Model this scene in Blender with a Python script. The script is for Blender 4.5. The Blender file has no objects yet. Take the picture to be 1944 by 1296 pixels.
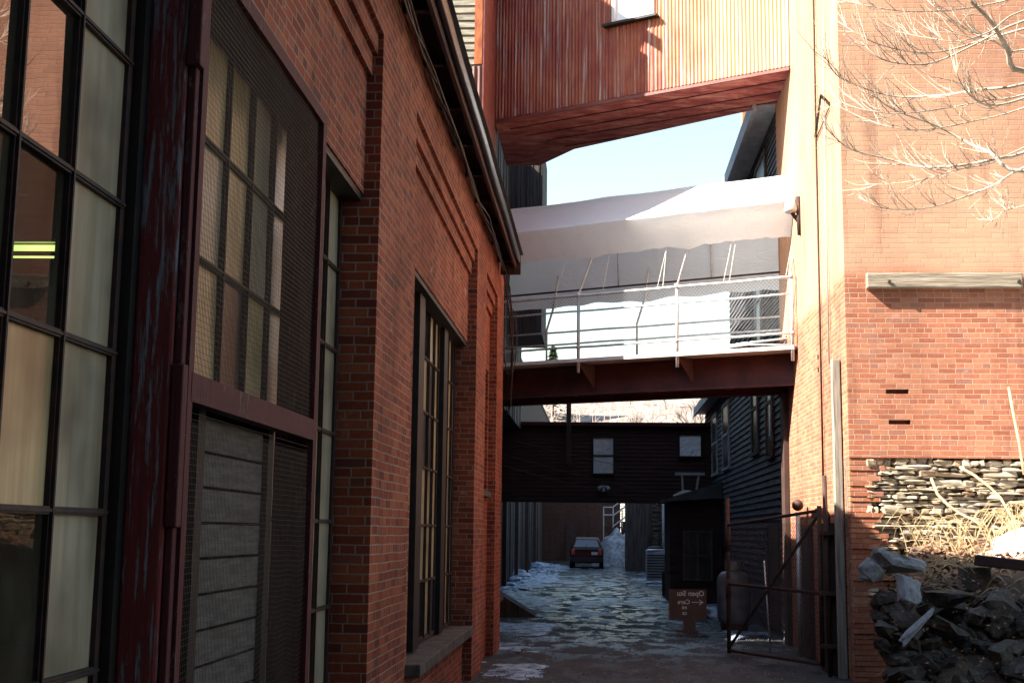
import bpy, bmesh, math, random
from mathutils import Vector, Matrix, noise
random.seed(7)
S = bpy.context.scene
COL = S.collection
R = math.radians
rnd = random.uniform

# ------------------------------------------------------------------ camera frame (pitch 8 deg up, 4 deg left of the alley axis)
FPX = 2430.0
EYE = Vector((0, 0, 1.75))
vY = Vector((168, -362, -FPX)).normalized()
vZ = Vector((.0119, 1, (168*.0119-362)/FPX)).normalized()
vX = vY.cross(vZ)
CM = Matrix((vX, vY, vZ))
def at(px, py, Y):
    "world point seen at a photo pixel, at distance Y down the alley"
    d = CM @ Vector((px-972, -(py-648), -FPX))
    return EYE + d*(Y/d.y)

# ------------------------------------------------------------------ helpers
def tag(o, label=None, cat=None, group=None, kind=None):
    if label: o['label'] = label
    if cat: o['category'] = cat
    if group: o['group'] = group
    if kind: o['kind'] = kind
    return o
def thing(name, label, cat, loc=(0, 0, 0), rotz=0, group=None):
    o = bpy.data.objects.new(name, None); COL.objects.link(o)
    o.location = loc; o.rotation_euler = (0, 0, rotz)
    o.empty_display_size = .2
    return tag(o, label, cat, group)
def origin(p):
    "base of a parent in world space, unrotated chains only"
    v = Vector((0, 0, 0))
    while p is not None:
        v += Vector(p.location); p = p.parent
    return v
class MB:
    def __init__(s): s.v = []; s.f = []; s.m = []
    def add(s, vs, fs, mi=0):
        b = len(s.v); s.v += [tuple(v) for v in vs]
        s.f += [tuple(i+b for i in f) for f in fs]; s.m += [mi]*len(fs); return s
    def box(s, x0, x1, y0, y1, z0, z1, mi=0):
        if x0 > x1: x0, x1 = x1, x0
        if y0 > y1: y0, y1 = y1, y0
        vs = [(x, y, z) for z in (z0, z1) for x, y in ((x0, y0), (x1, y0), (x1, y1), (x0, y1))]
        return s.add(vs, [(3, 2, 1, 0), (4, 5, 6, 7), (0, 1, 5, 4), (1, 2, 6, 5), (2, 3, 7, 6), (3, 0, 4, 7)], mi)
    def obox(s, c, ax, ay, az, mi=0):
        c = Vector(c); ax = Vector(ax); ay = Vector(ay); az = Vector(az)
        vs = [c+sx*ax+sy*ay+sz*az for sz in (-1, 1) for sx, sy in ((-1, -1), (1, -1), (1, 1), (-1, 1))]
        return s.add(vs, [(3, 2, 1, 0), (4, 5, 6, 7), (0, 1, 5, 4), (1, 2, 6, 5), (2, 3, 7, 6), (3, 0, 4, 7)], mi)
    def quad(s, a, b, c, d, mi=0): return s.add([a, b, c, d], [(0, 1, 2, 3)], mi)
    def tube(s, pts, r, n=6, mi=0, cap=True):
        pts = [Vector(p) for p in pts]; k = len(pts)
        rs = r if isinstance(r, (list, tuple)) else [r]*k
        vs = []; ref = None
        for i, p in enumerate(pts):
            t = (pts[min(i+1, k-1)]-pts[max(i-1, 0)])
            t = t.normalized() if t.length > 1e-9 else Vector((0, 0, 1))
            if ref is None:
                ref = t.orthogonal().normalized()
            else:
                ref = (ref - t*ref.dot(t))
                ref = ref.normalized() if ref.length > 1e-6 else t.orthogonal().normalized()
            w = t.cross(ref)
            vs += [p + rs[i]*(math.cos(a)*ref+math.sin(a)*w) for a in [2*math.pi*j/n for j in range(n)]]
        fs = [(i*n+j, i*n+(j+1) % n, (i+1)*n+(j+1) % n, (i+1)*n+j) for i in range(k-1) for j in range(n)]
        if cap: fs += [tuple(range(n-1, -1, -1)), tuple(range((k-1)*n, k*n))]
        return s.add(vs, fs, mi)
    def bar(s, a, b, w, mi=0):
        a = Vector(a); b = Vector(b); t = (b-a).normalized()
        o = Vector((0, 0, 1)) if abs(t.z) < .9 else Vector((1, 0, 0))
        u = t.cross(o).normalized(); q = t.cross(u)
        return s.obox((a+b)/2, (b-a)/2, u*w/2, q*w/2, mi)
    def lathe(s, c, prof, n=20, mi=0):
        c = Vector(c); vs = []; k = len(prof)
        for r, z in prof:
            vs += [c+Vector((r*math.cos(2*math.pi*j/n), r*math.sin(2*math.pi*j/n), z)) for j in range(n)]
        fs = [(i*n+j, i*n+(j+1) % n, (i+1)*n+(j+1) % n, (i+1)*n+j) for i in range(k-1) for j in range(n)]
        return s.add(vs, fs, mi)
    def prism(s, poly, y0, y1, mi=0, axis='y'):
        n = len(poly)
        f = {'y': lambda a, b, t: (a, t, b), 'x': lambda a, b, t: (t, a, b), 'z': lambda a, b, t: (a, b, t)}[axis]
        vs = [f(a, b, y0) for a, b in poly]+[f(a, b, y1) for a, b in poly]
        return s.add(vs, [tuple(range(n)), tuple(range(2*n-1, n-1, -1))]+[(i, i+n, (i+1) % n+n, (i+1) % n) for i in range(n)], mi)
    def build(s, name, mat, parent=None, smooth=False, local=False, bevel=0, kind=None):
        me = bpy.data.meshes.new(name)
        o0 = Vector((0, 0, 0)) if (local or parent is None) else origin(parent)
        me.from_pydata([tuple(Vector(v)-o0) for v in s.v], [], s.f)
        for m in (mat if isinstance(mat, (list, tuple)) else [mat]): me.materials.append(m)
        me.polygons.foreach_set('material_index', s.m)
        me.update()
        bm = bmesh.new(); bm.from_mesh(me); bmesh.ops.recalc_face_normals(bm, faces=bm.faces)
        if smooth:
            for f in bm.faces: f.smooth = True
        bm.to_mesh(me); bm.free()
        o = bpy.data.objects.new(name, me); COL.objects.link(o)
        if parent is not None: o.parent = parent
        if bevel:
            b = o.modifiers.new('bevel', 'BEVEL'); b.width = bevel; b.segments = 2; b.limit_method = 'ANGLE'
        if kind: o['kind'] = kind
        return o
def centre(o):
    "move a top-level mesh's origin to the base of its shape"
    me = o.data; xs = [v.co for v in me.vertices]
    c = Vector(((min(v.x for v in xs)+max(v.x for v in xs))/2, (min(v.y for v in xs)+max(v.y for v in xs))/2, min(v.z for v in xs)))
    me.transform(Matrix.Translation(-c)); o.location = c
    return o

# ------------------------------------------------------------------ materials
class NT:
    def __init__(s, name):
        s.mat = bpy.data.materials.new(name); s.mat.use_nodes = True
        s.t = s.mat.node_tree; s.t.nodes.clear()
        s.out = s.n('ShaderNodeOutputMaterial')
    def n(s, typ, **k):
        o = s.t.nodes.new(typ)
        for a, b in k.items(): setattr(o, a, b)
        return o
    def l(s, a, b): s.t.links.new(a, b)
    def put(s, sock, v):
        if hasattr(v, 'is_linked') or isinstance(v, bpy.types.NodeSocket): s.l(v, sock)
        else:
            sock.default_value = v
    def math(s, op, a, b=0.0, c=0.0):
        o = s.n('ShaderNodeMath', operation=op)
        s.put(o.inputs[0], a); s.put(o.inputs[1], b); s.put(o.inputs[2], c)
        return o.outputs[0]
    def mix(s, f, a, b, blend='MIX'):
        o = s.n('ShaderNodeMix', data_type='RGBA', blend_type=blend)
        s.put(o.inputs[0], f)
        for i, v in ((6, a), (7, b)):
            if isinstance(v, tuple): v = (*v[:3], 1)
            s.put(o.inputs[i], v)
        return o.outputs[2]
    def ramp(s, f, stops, interp='LINEAR'):
        o = s.n('ShaderNodeValToRGB'); o.color_ramp.interpolation = interp
        e = o.color_ramp.elements
        while len(e) < len(stops): e.new(.5)
        for i, (p, c) in enumerate(stops):
            e[i].position = p; e[i].color = (*c, 1) if isinstance(c, tuple) else (c, c, c, 1)
        s.l(f, o.inputs[0]); return o.outputs[0]
    def pos(s, scale=(1, 1, 1)):
        g = s.n('ShaderNodeNewGeometry')
        m = s.n('ShaderNodeVectorMath', operation='MULTIPLY'); s.l(g.outputs['Position'], m.inputs[0]); m.inputs[1].default_value = scale
        return m.outputs[0]
    def obj(s, scale=(1, 1, 1)):
        g = s.n('ShaderNodeTexCoord')
        m = s.n('ShaderNodeVectorMath', operation='MULTIPLY'); s.l(g.outputs['Object'], m.inputs[0]); m.inputs[1].default_value = scale
        return m.outputs[0]
    def noise(s, vec, scale, detail=4, rough=.55, dist=0):
        o = s.n('ShaderNodeTexNoise'); s.l(vec, o.inputs['Vector']); o.inputs['Scale'].default_value = scale
        o.inputs['Detail'].default_value = detail; o.inputs['Roughness'].default_value = rough; o.inputs['Distortion'].default_value = dist
        return o.outputs['Fac']
    def smooth(s, v, a, b, lo=0., hi=1.):
        o = s.n('ShaderNodeMapRange', interpolation_type='SMOOTHSTEP')
        s.put(o.inputs[0], v)
        for i, x in enumerate((a, b, lo, hi)): o.inputs[i+1].default_value = x
        return o.outputs[0]
    def bump(s, h, dist=.01, strength=1.):
        o = s.n('ShaderNodeBump'); s.l(h, o.inputs['Height']); o.inputs['Distance'].default_value = dist; o.inputs['Strength'].default_value = strength
        return o.outputs[0]
    def bsdf(s, col, rough=.8, normal=None, metal=0., spec=.5, **k):
        o = s.n('ShaderNodeBsdfPrincipled')
        s.put(o.inputs['Base Color'], (*col, 1) if isinstance(col, tuple) else col)
        s.put(o.inputs['Roughness'], rough); s.put(o.inputs['Metallic'], metal)
        o.inputs['Specular IOR Level'].default_value = spec
        if normal is not None: s.l(normal, o.inputs['Normal'])
        for a, b in k.items(): s.put(o.inputs[a.replace('_', ' ')], b)
        return o.outputs[0]
    def end(s, sh): s.l(sh, s.out.inputs[0]); return s.mat

def brick_mat(name, stops, mortar, h=.0635, w=.21, mw=.0045, dirt=.35, pale=.0, band=None, lowdark=None, edge=.0):
    m = NT(name)
    g = m.n('ShaderNodeNewGeometry'); sp = m.n('ShaderNodeSeparateXYZ'); m.l(g.outputs['Position'], sp.inputs[0])
    wob = m.noise(m.pos(), 14, 3); wob2 = m.noise(m.pos((1, 1, 1)), 1.3, 2)
    X, Y, Z = sp.outputs
    u = m.math('ADD', m.math('ADD', X, Y), m.math('MULTIPLY', m.math('SUBTRACT', wob, .5), .009))
    z = m.math('ADD', Z, m.math('MULTIPLY', m.math('SUBTRACT', wob, .5), .007))
    z = m.math('ADD', z, m.math('MULTIPLY', m.math('SUBTRACT', wob2, .5), .02))
    zr = m.math('DIVIDE', z, h); row = m.math('FLOOR', zr); fz = m.math('FRACT', zr)
    hdr = m.math('LESS_THAN', m.math('MODULO', m.math('ADD', row, 3.), 7.), 1.)
    fac = m.math('ADD', hdr, 1.)
    jit = m.n('ShaderNodeTexWhiteNoise', noise_dimensions='1D'); m.l(row, jit.inputs['W'])
    off = m.math('ADD', m.math('MULTIPLY', m.math('MODULO', row, 2.), .5), m.math('MULTIPLY', jit.outputs[0], .16))
    ur = m.math('ADD', m.math('MULTIPLY', m.math('DIVIDE', u, w), fac), off)
    cell = m.math('FLOOR', ur); fu = m.math('FRACT', ur)
    du = m.math('MULTIPLY', m.math('MINIMUM', fu, m.math('SUBTRACT', 1., fu)), m.math('DIVIDE', w, fac))
    dz = m.math('MULTIPLY', m.math('MINIMUM', fz, m.math('SUBTRACT', 1., fz)), h)
    d = m.math('MINIMUM', du, dz)
    d = m.math('ADD', d, m.math('MULTIPLY', m.math('SUBTRACT', m.noise(m.pos(), 60, 2), .5), .004))
    brick = m.smooth(d, mw*.7, mw*1.45)
    cv = m.n('ShaderNodeCombineXYZ'); m.l(cell, cv.inputs[0]); m.l(row, cv.inputs[1])
    wn = m.n('ShaderNodeTexWhiteNoise', noise_dimensions='2D'); m.l(cv.outputs[0], wn.inputs['Vector'])
    col = m.ramp(wn.outputs[0], stops)
    fine = m.noise(m.pos(), 45, 5, .7)
    col = m.mix(m.smooth(fine, .3, .75, 0, .35), col, (.05, .02, .015))
    if band:   # paler, weathered brick above a height
        zt = m.math('ADD', Z, m.math('MULTIPLY', m.math('SUBTRACT', m.noise(m.pos(), .7, 3), .5), .35))
        bm_ = m.smooth(zt, band[0]-.12, band[0]+.10)
        bw = m.math('MULTIPLY', bm_, m.smooth(m.noise(m.pos((.6, .6, .35)), 1.1, 5), .2, .7, .45, 1.))
        col = m.mix(bw, col, m.mix(wn.outputs[0], band[1], band[2]))
    if pale:   # lime and old paint clinging to some bricks
        e = m.math('MULTIPLY', m.smooth(m.noise(m.pos((1, 1, 1.6)), 3.2, 5, .65), .62, .72), m.math('GREATER_THAN', wn.outputs[0], .55))
        col = m.mix(m.math('MULTIPLY', e, pale), col, (.5, .4, .36))
    col = m.mix(brick, (*mortar, 1), col)
    big = m.noise(m.pos((.8, .8, .5)), .9, 5, .6)
    col = m.mix(m.smooth(big, .38, .7, 0, dirt), col, m.mix(1., col, (.45, .36, .34), 'MULTIPLY'))
    sk_ = m.noise(m.pos((2.6, 2.6, .22)), 1.6, 5, .65)
    col = m.mix(m.smooth(sk_, .50, .72, 0, .42), col, m.mix(1., col, (.30, .25, .24), 'MULTIPLY'))
    hgt = m.math('ADD', m.math('MULTIPLY', brick, 1.), m.math('MULTIPLY', fine, .35))
    hgt = m.math('ADD', hgt, m.math('MULTIPLY', wn.outputs[0], .35))
    return m.end(m.bsdf(col, .88, m.bump(hgt, .006, .9), spec=.25))

M = {}
M['brick_left'] = brick_mat('brick_left', [(0, (.18, .036, .018)), (.3, (.27, .054, .022)), (.7, (.34, .074, .028)), (.95, (.40, .115, .048)), (1, (.14, .04, .03))], (.33, .23, .175), pale=.8, mw=.0046, dirt=.6)
M['brick_pier'] = M['brick_left']
M['brick_right'] = brick_mat('brick_right', [(0, (.30, .10, .055)), (.4, (.39, .14, .075)), (.8, (.45, .19, .105)), (1, (.30, .13, .09))], (.42, .27, .19), dirt=.35, pale=.35,
                             band=(5.02, (.54, .30, .18), (.45, .25, .16)), mw=.0042)
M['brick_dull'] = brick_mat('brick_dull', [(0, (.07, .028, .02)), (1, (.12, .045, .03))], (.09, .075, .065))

def simple(name, c1, c2, scale=6, rough=.7, bump=.0, stretch=(1, 1, 1), metal=0., lo=.35, hi=.65, bscale=None, world=True, spec=.4, bd=.004):
    m = NT(name); p = m.pos(stretch) if world else m.obj(stretch)
    n = m.noise(p, scale, 6, .62)
    col = m.mix(m.smooth(n, lo, hi), c1, c2)
    nm = m.bump(m.noise(p, bscale or scale*4, 5, .65), bd, bump) if bump else None
    return m.end(m.bsdf(col, rough, nm, metal, spec))
M['old_red'] = None
def peeled(name, paint, bare, amount=.5, stretch=(9, 9, .9), streak=14):
    m = NT(name)
    a = m.noise(m.pos(stretch), 1.6, 7, .72); b = m.noise(m.pos((1, 1, .6)), 1.4, 3)
    f = m.smooth(m.math('ADD', a, m.math('MULTIPLY', b, .35)), 1.02-amount*.55, 1.10-amount*.55)
    gr = m.noise(m.pos((streak, streak, .6)), 3, 6, .7)
    pc = m.mix(m.smooth(gr, .35, .7, 0, .7), (*paint, 1), tuple(x*.45 for x in paint))
    bc = m.mix(gr, tuple(x*.4 for x in bare), tuple(x*1.2 for x in bare))
    h = m.math('ADD', m.math('MULTIPLY', f, -.5), gr)
    return m.end(m.bsdf(m.mix(f, pc, bc), .72, m.bump(h, .006, .9), spec=.3))
M['post'] = peeled('peeling_post', (.19, .030, .028), (.27, .28, .32), .60, (34, 34, 2.2))
M['red_wood'] = peeled('red_wood', (.085, .013, .015), (.16, .10, .09), .5, (20, 20, 6), 30)
M['red_beam'] = simple('red_beam', (.14, .038, .032), (.21, .065, .05), 2.5, .6, .4, (1, 1, 3))
def soffit():
    m = NT('soffit_red'); p = m.pos((1.2, 3.4, 1))
    n = m.noise(p, 1.6, 7, .68, .6); k = m.noise(m.pos((.8, 5, 1)), 2.6, 4, .7)
    c = m.ramp(n, [(.35, (.17, .035, .035)), (.48, (.30, .075, .06)), (.56, (.40, .14, .11)), (.66, (.5, .24, .18))])
    c = m.mix(m.smooth(k, .56, .66, 0, .85), c, (.06, .018, .018))
    return m.end(m.bsdf(c, .7, m.bump(n, .01, .5), spec=.3))
M['soffit'] = soffit()
M['dark_trim'] = simple('dark_trim', (.006, .006, .006), (.016, .011, .010), 8, .6, .4)
M['dark_soffit'] = simple('dark_soffit', (.06, .018, .014), (.03, .012, .012), 3, .8, .4, (3, .6, 3))
M['sash'] = simple('steel_sash', (.014, .011, .011), (.05, .018, .012), 14, .65, .5)
M['gutter'] = simple('gutter_metal', (.012, .012, .014), (.04, .04, .043), 5, .28, .2, (4, .7, 4), .5)
M['cable'] = simple('black_cable', (.012, .012, .012), (.03, .028, .026), 9, .5)
M['tan_pane'] = None
def frost(name, c1, c2):
    m = NT(name); p = m.pos((7, 7, .35))
    n = m.noise(p, 3, 5, .6); b = m.noise(m.pos((1, 1, 1.2)), 1.7, 3)
    c = m.mix(m.smooth(n, .3, .7), c1, c2)
    c = m.mix(m.smooth(b, .42, .75, 0, .75), c, tuple(x*.35 for x in c1))
    return m.end(m.bsdf(c, .28, m.bump(n, .002, .4), spec=.5))
M['pane_grey'] = frost('pane_frosted_grey', (.27, .215, .14), (.36, .305, .225))
M['pane_tan'] = frost('pane_painted_tan', (.36, .25, .12), (.48, .36, .20))
M['pane_dark'] = frost('pane_dark', (.04, .035, .03), (.09, .07, .05))
def clear():
    m = NT('pane_clear'); lw = m.n('ShaderNodeFresnel'); lw.inputs[0].default_value = 1.62
    tr = m.n('ShaderNodeBsdfTransparent'); tr.inputs[0].default_value = (.62, .66, .6, 1)
    gl = m.n('ShaderNodeBsdfGlossy'); gl.inputs['Roughness'].default_value = .012
    gl.inputs['Color'].default_value = (.36, .30, .30, 1)
    m.l(m.bump(m.noise(m.pos(), 2.2, 2), .004, .22), gl.inputs['Normal'])
    df = m.n('ShaderNodeBsdfDiffuse'); df.inputs[0].default_value = (.10, .085, .06, 1)
    a = m.n('ShaderNodeMixShader'); m.l(lw.outputs[0], a.inputs[0]); m.l(tr.outputs[0], a.inputs[1]); m.l(gl.outputs[0], a.inputs[2])
    b = m.n('ShaderNodeMixShader'); m.l(m.smooth(m.noise(m.pos((1, 1, .6)), 2.5, 5), .35, .8, .12, .5), b.inputs[0]); m.l(a.outputs[0], b.inputs[1]); m.l(df.outputs[0], b.inputs[2])
    return m.end(b.outputs[0])
M['pane_clear'] = clear()
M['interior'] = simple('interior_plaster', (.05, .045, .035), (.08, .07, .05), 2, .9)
M['wire'] = simple('rusty_wire', (.035, .022, .016), (.06, .04, .03), 20, .6, 0, (1, 1, 1), .3)
M['grey_slat'] = simple('grey_weathered_slat', (.07, .066, .06), (.14, .13, .12), 5, .8, .6, (1, 1, 8))
M['concrete'] = simple('concrete', (.045, .036, .028), (.10, .085, .068), 7, .9, .6)
M['iron_rust'] = simple('rusted_iron', (.065, .027, .015), (.03, .018, .014), 14, .8, .6)
M['galv'] = simple('galvanised_pipe', (.42, .43, .44), (.58, .58, .57), 12, .42, .1, (1, 1, 1), .35)
M['chain'] = simple('chain_link', (.10, .10, .10), (.17, .17, .17), 9, .5, 0, (1, 1, 1), .5)
M['chain_rust'] = simple('chain_link_rusty', (.05, .035, .03), (.09, .06, .045), 9, .7)
M['deck'] = simple('deck_board', (.42, .40, .37), (.55, .53, .50), 4, .8, .4)
def tarp():
    m = NT('white_tarpaulin'); n = m.noise(m.pos((1, 1, 1.4)), 5, 5, .6)
    c = m.mix(n, (.74, .80, .86), (.84, .89, .94))
    c = m.mix(m.smooth(m.noise(m.pos((3, 3, .5)), 2, 5, .7), .5, .8, 0, .3), c, (.50, .47, .44))
    cr = m.math('ABSOLUTE', m.math('SUBTRACT', m.noise(m.pos((.8, .8, 2.2)), 2.2, 3, .5, 1.2), .5))
    nm = m.bump(m.math('ADD', m.math('MULTIPLY', m.smooth(cr, 0, .05), .7), m.noise(m.pos((1, 1, 2)), 4, 4, .6, .8)), .02, .22)
    p = m.bsdf(c, .38, nm, spec=.5)
    t = m.n('ShaderNodeBsdfTranslucent'); t.inputs[0].default_value = (.92, .92, .90, 1); m.l(nm, t.inputs['Normal'])
    x = m.n('ShaderNodeMixShader'); x.inputs[0].default_value = .38; m.l(p, x.inputs[1]); m.l(t.outputs[0], x.inputs[2])
    return m.end(x.outputs[0])
M['tarp'] = tarp()
def corr():
    m = NT('corrugated_rusty_red')
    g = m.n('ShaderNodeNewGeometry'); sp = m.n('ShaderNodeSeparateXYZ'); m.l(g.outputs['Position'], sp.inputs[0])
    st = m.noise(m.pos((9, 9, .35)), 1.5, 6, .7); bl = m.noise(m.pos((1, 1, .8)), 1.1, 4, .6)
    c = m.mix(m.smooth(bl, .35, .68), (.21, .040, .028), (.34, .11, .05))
    lit_end = m.smooth(m.math('ADD', sp.outputs[0], m.math('MULTIPLY', m.math('SUBTRACT', bl, .5), 1.6)), .7, 2.2, 0, .85)  # sunlight painted into the cladding: colour turns paler towards the lit right end
    c = m.mix(lit_end, c, (.56, .34, .17))
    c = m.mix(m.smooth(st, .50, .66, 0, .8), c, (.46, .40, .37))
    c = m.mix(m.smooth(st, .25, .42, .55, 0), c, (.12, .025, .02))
    return m.end(m.bsdf(c, .55, m.bump(st, .003, .5), spec=.4))
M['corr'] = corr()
M['corr_dark'] = simple('corrugated_dark_red', (.09, .03, .025), (.16, .07, .055), 2, .6, .3, (6, 6, .4))
M['clap_tan'] = simple('weathered_clapboard', (.11, .10, .08), (.27, .24, .18), 3, .85, .6, (.9, .9, 5), lo=.3, hi=.6)
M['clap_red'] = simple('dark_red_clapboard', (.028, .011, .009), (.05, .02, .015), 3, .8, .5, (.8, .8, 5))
M['clap_grey'] = simple('grey_clapboard', (.020, .020, .024), (.085, .088, .10), 3.5, .7, .6, (.8, .5, 5))
M['board_wall'] = simple('vertical_boards', (.03, .024, .022), (.09, .072, .066), 3, .85, .6, (5, 5, .4))
M['copper_trim'] = simple('orange_corner_board', (.24, .05, .016), (.38, .12, .035), 5, .5, .5, (3, 3, .8))
M['trim_grey'] = simple('pale_grey_trim', (.30, .31, .33), (.42, .43, .45), 4, .6)
M['trim_brown'] = simple('brown_trim', (.04, .02, .016), (.06, .03, .022), 4, .7)
M['trim_white'] = simple('white_trim', (.6, .6, .58), (.7, .7, .68), 4, .6)
def plastic():
    m = NT('plastic_sheeting'); n = m.noise(m.pos((1, 1, .5)), 6, 5, .7, 2)
    return m.end(m.bsdf(m.mix(n, (.4, .42, .43), (.85, .86, .86)), .2, m.bump(n, .03, .9)))
M['sheeting'] = plastic()
M['white_cloth'] = simple('white_blind', (.82, .84, .86), (.88, .88, .9), 2, .35)
M['roof'] = simple('roofing', (.05, .05, .05), (.09, .085, .08), 3, .85, .4)
M['tank'] = simple('tank_paint', (.10, .11, .12), (.17, .18, .19), 4, .4, .1, world=False)
M['cardboard'] = simple('cardboard', (.085, .053, .040), (.11, .07, .052), 5, .85, .2, world=False)
M['chalk'] = simple('white_marker', (.62, .60, .58), (.7, .7, .7), 5, .8, world=False)
M['car_red'] = simple('car_paint', (.055, .007, .007), (.07, .009, .008), 2, .5, world=False, spec=.3)
M['rubber'] = simple('rubber', (.015, .015, .015), (.025, .025, .025), 8, .8, world=False)
M['car_glass'] = NT('car_glass').end if False else simple('car_rear_glass', (.015, .025, .035), (.025, .035, .045), 3, .2, world=False, spec=1.)
M['tail'] = simple('tail_lamp', (.35, .04, .02), (.5, .12, .06), 5, .3, world=False)
M['plate'] = simple('number_plate', (.6, .6, .62), (.5, .5, .52), 30, .5, world=False)
M['bark_pale'] = simple('pale_bark', (.52, .43, .33), (.36, .28, .20), 9, .85, .3)
M['bark'] = simple('grey_bark', (.10, .08, .06), (.2, .16, .13), 9, .9, .4)
M['straw'] = simple('dry_stems', (.50, .38, .20), (.36, .24, .12), 7, .85)
M['litter'] = simple('leaf_litter', (.16, .08, .045), (.30, .17, .09), 9, .9)
M['conifer'] = simple('conifer_needles', (.03, .05, .025), (.05, .07, .035), 5, .8)
M['yellow'] = simple('yellow_enamel', (.75, .55, .05), (.7, .5, .04), 5, .4)
M['soil'] = simple('bank_soil', (.07, .045, .03), (.15, .10, .065), 4, .95, .8, bd=.03)
def rockmat(name, a, b, c):
    m = NT(name); g = m.n('ShaderNodeObjectInfo'); n = m.noise(m.pos(), 16, 7, .75)
    col = m.mix(g.outputs['Random'], a, b)
    col = m.mix(m.smooth(n, .45, .7), col, c)
    return m.end(m.bsdf(col, .85, m.bump(m.noise(m.pos(), 38, 8, .75), .018, .9), spec=.2))
M['rock_dark'] = rockmat('dark_slate_rock', (.035, .030, .025), (.10, .083, .066), (.15, .125, .10))
M['rock_pale'] = rockmat('pale_rock', (.30, .29, .29), (.36, .35, .34), (.2, .19, .19))
M['slab'] = rockmat('broken_concrete', (.28, .27, .26), (.34, .33, .31), (.18, .17, .16))
def stonemat():
    m = NT('schist_stones'); g = m.n('ShaderNodeNewGeometry'); n = m.noise(m.pos((1, 1, 3)), 9, 7, .7)
    col = m.ramp(g.outputs['Random Per Island'], [(0, (.26, .21, .14)), (.3, (.40, .33, .23)), (.6, (.52, .45, .34)), (.8, (.42, .29, .17)), (.92, (.21, .19, .16)), (1, (.50, .32, .20))])
    col = m.mix(m.smooth(n, .4, .7, 0, .7), col, (.13, .10, .075))
    return m.end(m.bsdf(col, .85, m.bump(n, .02, .9), spec=.3))
M['stones'] = stonemat()
M['mortar_dark'] = simple('dark_wall_core', (.09, .07, .05), (.17, .14, .10), 9, .95, .5)
def groundmat():
    m = NT('alley_asphalt')
    a = m.noise(m.pos(), 1.1, 6, .65, .8); f = m.noise(m.pos(), 55, 4, .8); st = m.noise(m.pos((1, .45, 1)), 2.2, 6, .7)
    col = m.mix(m.smooth(f, .3, .75), (.014, .014, .014), (.055, .053, .05))
    col = m.mix(m.smooth(a, .4, .62, 0, .75), col, (.012, .012, .012))
    wet = m.smooth(st, .44, .56)
    g = m.n('ShaderNodeNewGeometry'); sp = m.n('ShaderNodeSeparateXYZ'); m.l(g.outputs['Position'], sp.inputs[0])
    far = m.smooth(sp.outputs[1], 16., 25., .3, 1.)
    wet = m.math('MULTIPLY', wet, far)
    col = m.mix(m.math('MULTIPLY', wet, .4), col, (.02, .02, .022))
    rough = m.smooth(wet, 0, 1, .85, .16)
    h = m.math('ADD', m.math('MULTIPLY', f, .5), a)
    return m.end(m.bsdf(col, rough, m.bump(h, .012, .8), spec=.5))
M['ground'] = groundmat()
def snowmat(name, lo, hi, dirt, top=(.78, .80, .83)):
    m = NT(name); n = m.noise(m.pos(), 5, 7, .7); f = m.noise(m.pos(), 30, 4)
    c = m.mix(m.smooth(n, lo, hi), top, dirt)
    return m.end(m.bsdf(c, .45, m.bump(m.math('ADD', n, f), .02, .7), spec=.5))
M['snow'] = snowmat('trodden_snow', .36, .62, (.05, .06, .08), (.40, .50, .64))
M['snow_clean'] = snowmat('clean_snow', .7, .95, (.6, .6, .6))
def hillmat():
    m = NT('winter_hillside'); n = m.noise(m.pos((1, .25, .5)), 1.6, 8, .8); b = m.noise(m.pos((1, .3, 1)), .08, 3)
    c = m.ramp(n, [(.35, (.09, .068, .056)), (.5, (.19, .145, .12)), (.62, (.30, .25, .22))])
    c = m.mix(m.smooth(b, .66, .72), c, (.5, .5, .52))
    return m.end(m.bsdf(c, .95))
M['hill'] = hillmat()
def emis(name, c, s):
    m = NT(name); e = m.n('ShaderNodeEmission'); e.inputs[0].default_value = (*c, 1); e.inputs[1].default_value = s
    return m.end(e.outputs[0])
M['tube'] = emis('fluorescent_tube', (.75, 1., .28), .6)
def timber():
    m = NT('grey_timber'); a = m.noise(m.pos((.7, 1, 14)), 2, 7, .7); b = m.noise(m.pos((1.2, 1, 30)), 3, 4)
    c = m.ramp(a, [(.3, (.09, .07, .05)), (.5, (.27, .22, .16)), (.7, (.42, .36, .29))])
    return m.end(m.bsdf(c, .85, m.bump(m.math('ADD', a, b), .015, .9), spec=.2))
M['timber'] = timber()
M['timber_v'] = simple('grey_post', (.15, .14, .115), (.30, .28, .24), 3, .85, .6, (12, 12, .6))

# ------------------------------------------------------------------ ground and hills
g = MB(); g.quad((-600, -300, 0), (600, -300, 0), (600, 900, 0), (-600, 900, 0))
tag(g.build('ground', M['ground']), kind='structure')
hl = MB(); nx, ny = 60, 40; vs = []
for j in range(ny+1):
    for i in range(nx+1):
        x = -260+520*i/nx; y = 105+300*j/ny
        t = min(1, max(0, (y-110)/100))
        z = -1+24*(t*t*(3-2*t))*(1+.12*noise.noise(Vector((x*.02, y*.02, 0))))+.8*noise.noise(Vector((x*.08, y*.08, 4)))
        vs.append((x, y, z))
hl.add(vs, [(j*(nx+1)+i, j*(nx+1)+i+1, (j+1)*(nx+1)+i+1, (j+1)*(nx+1)+i) for j in range(ny) for i in range(nx)])
tag(hl.build('hills', M['hill'], smooth=True), kind='structure')
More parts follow.
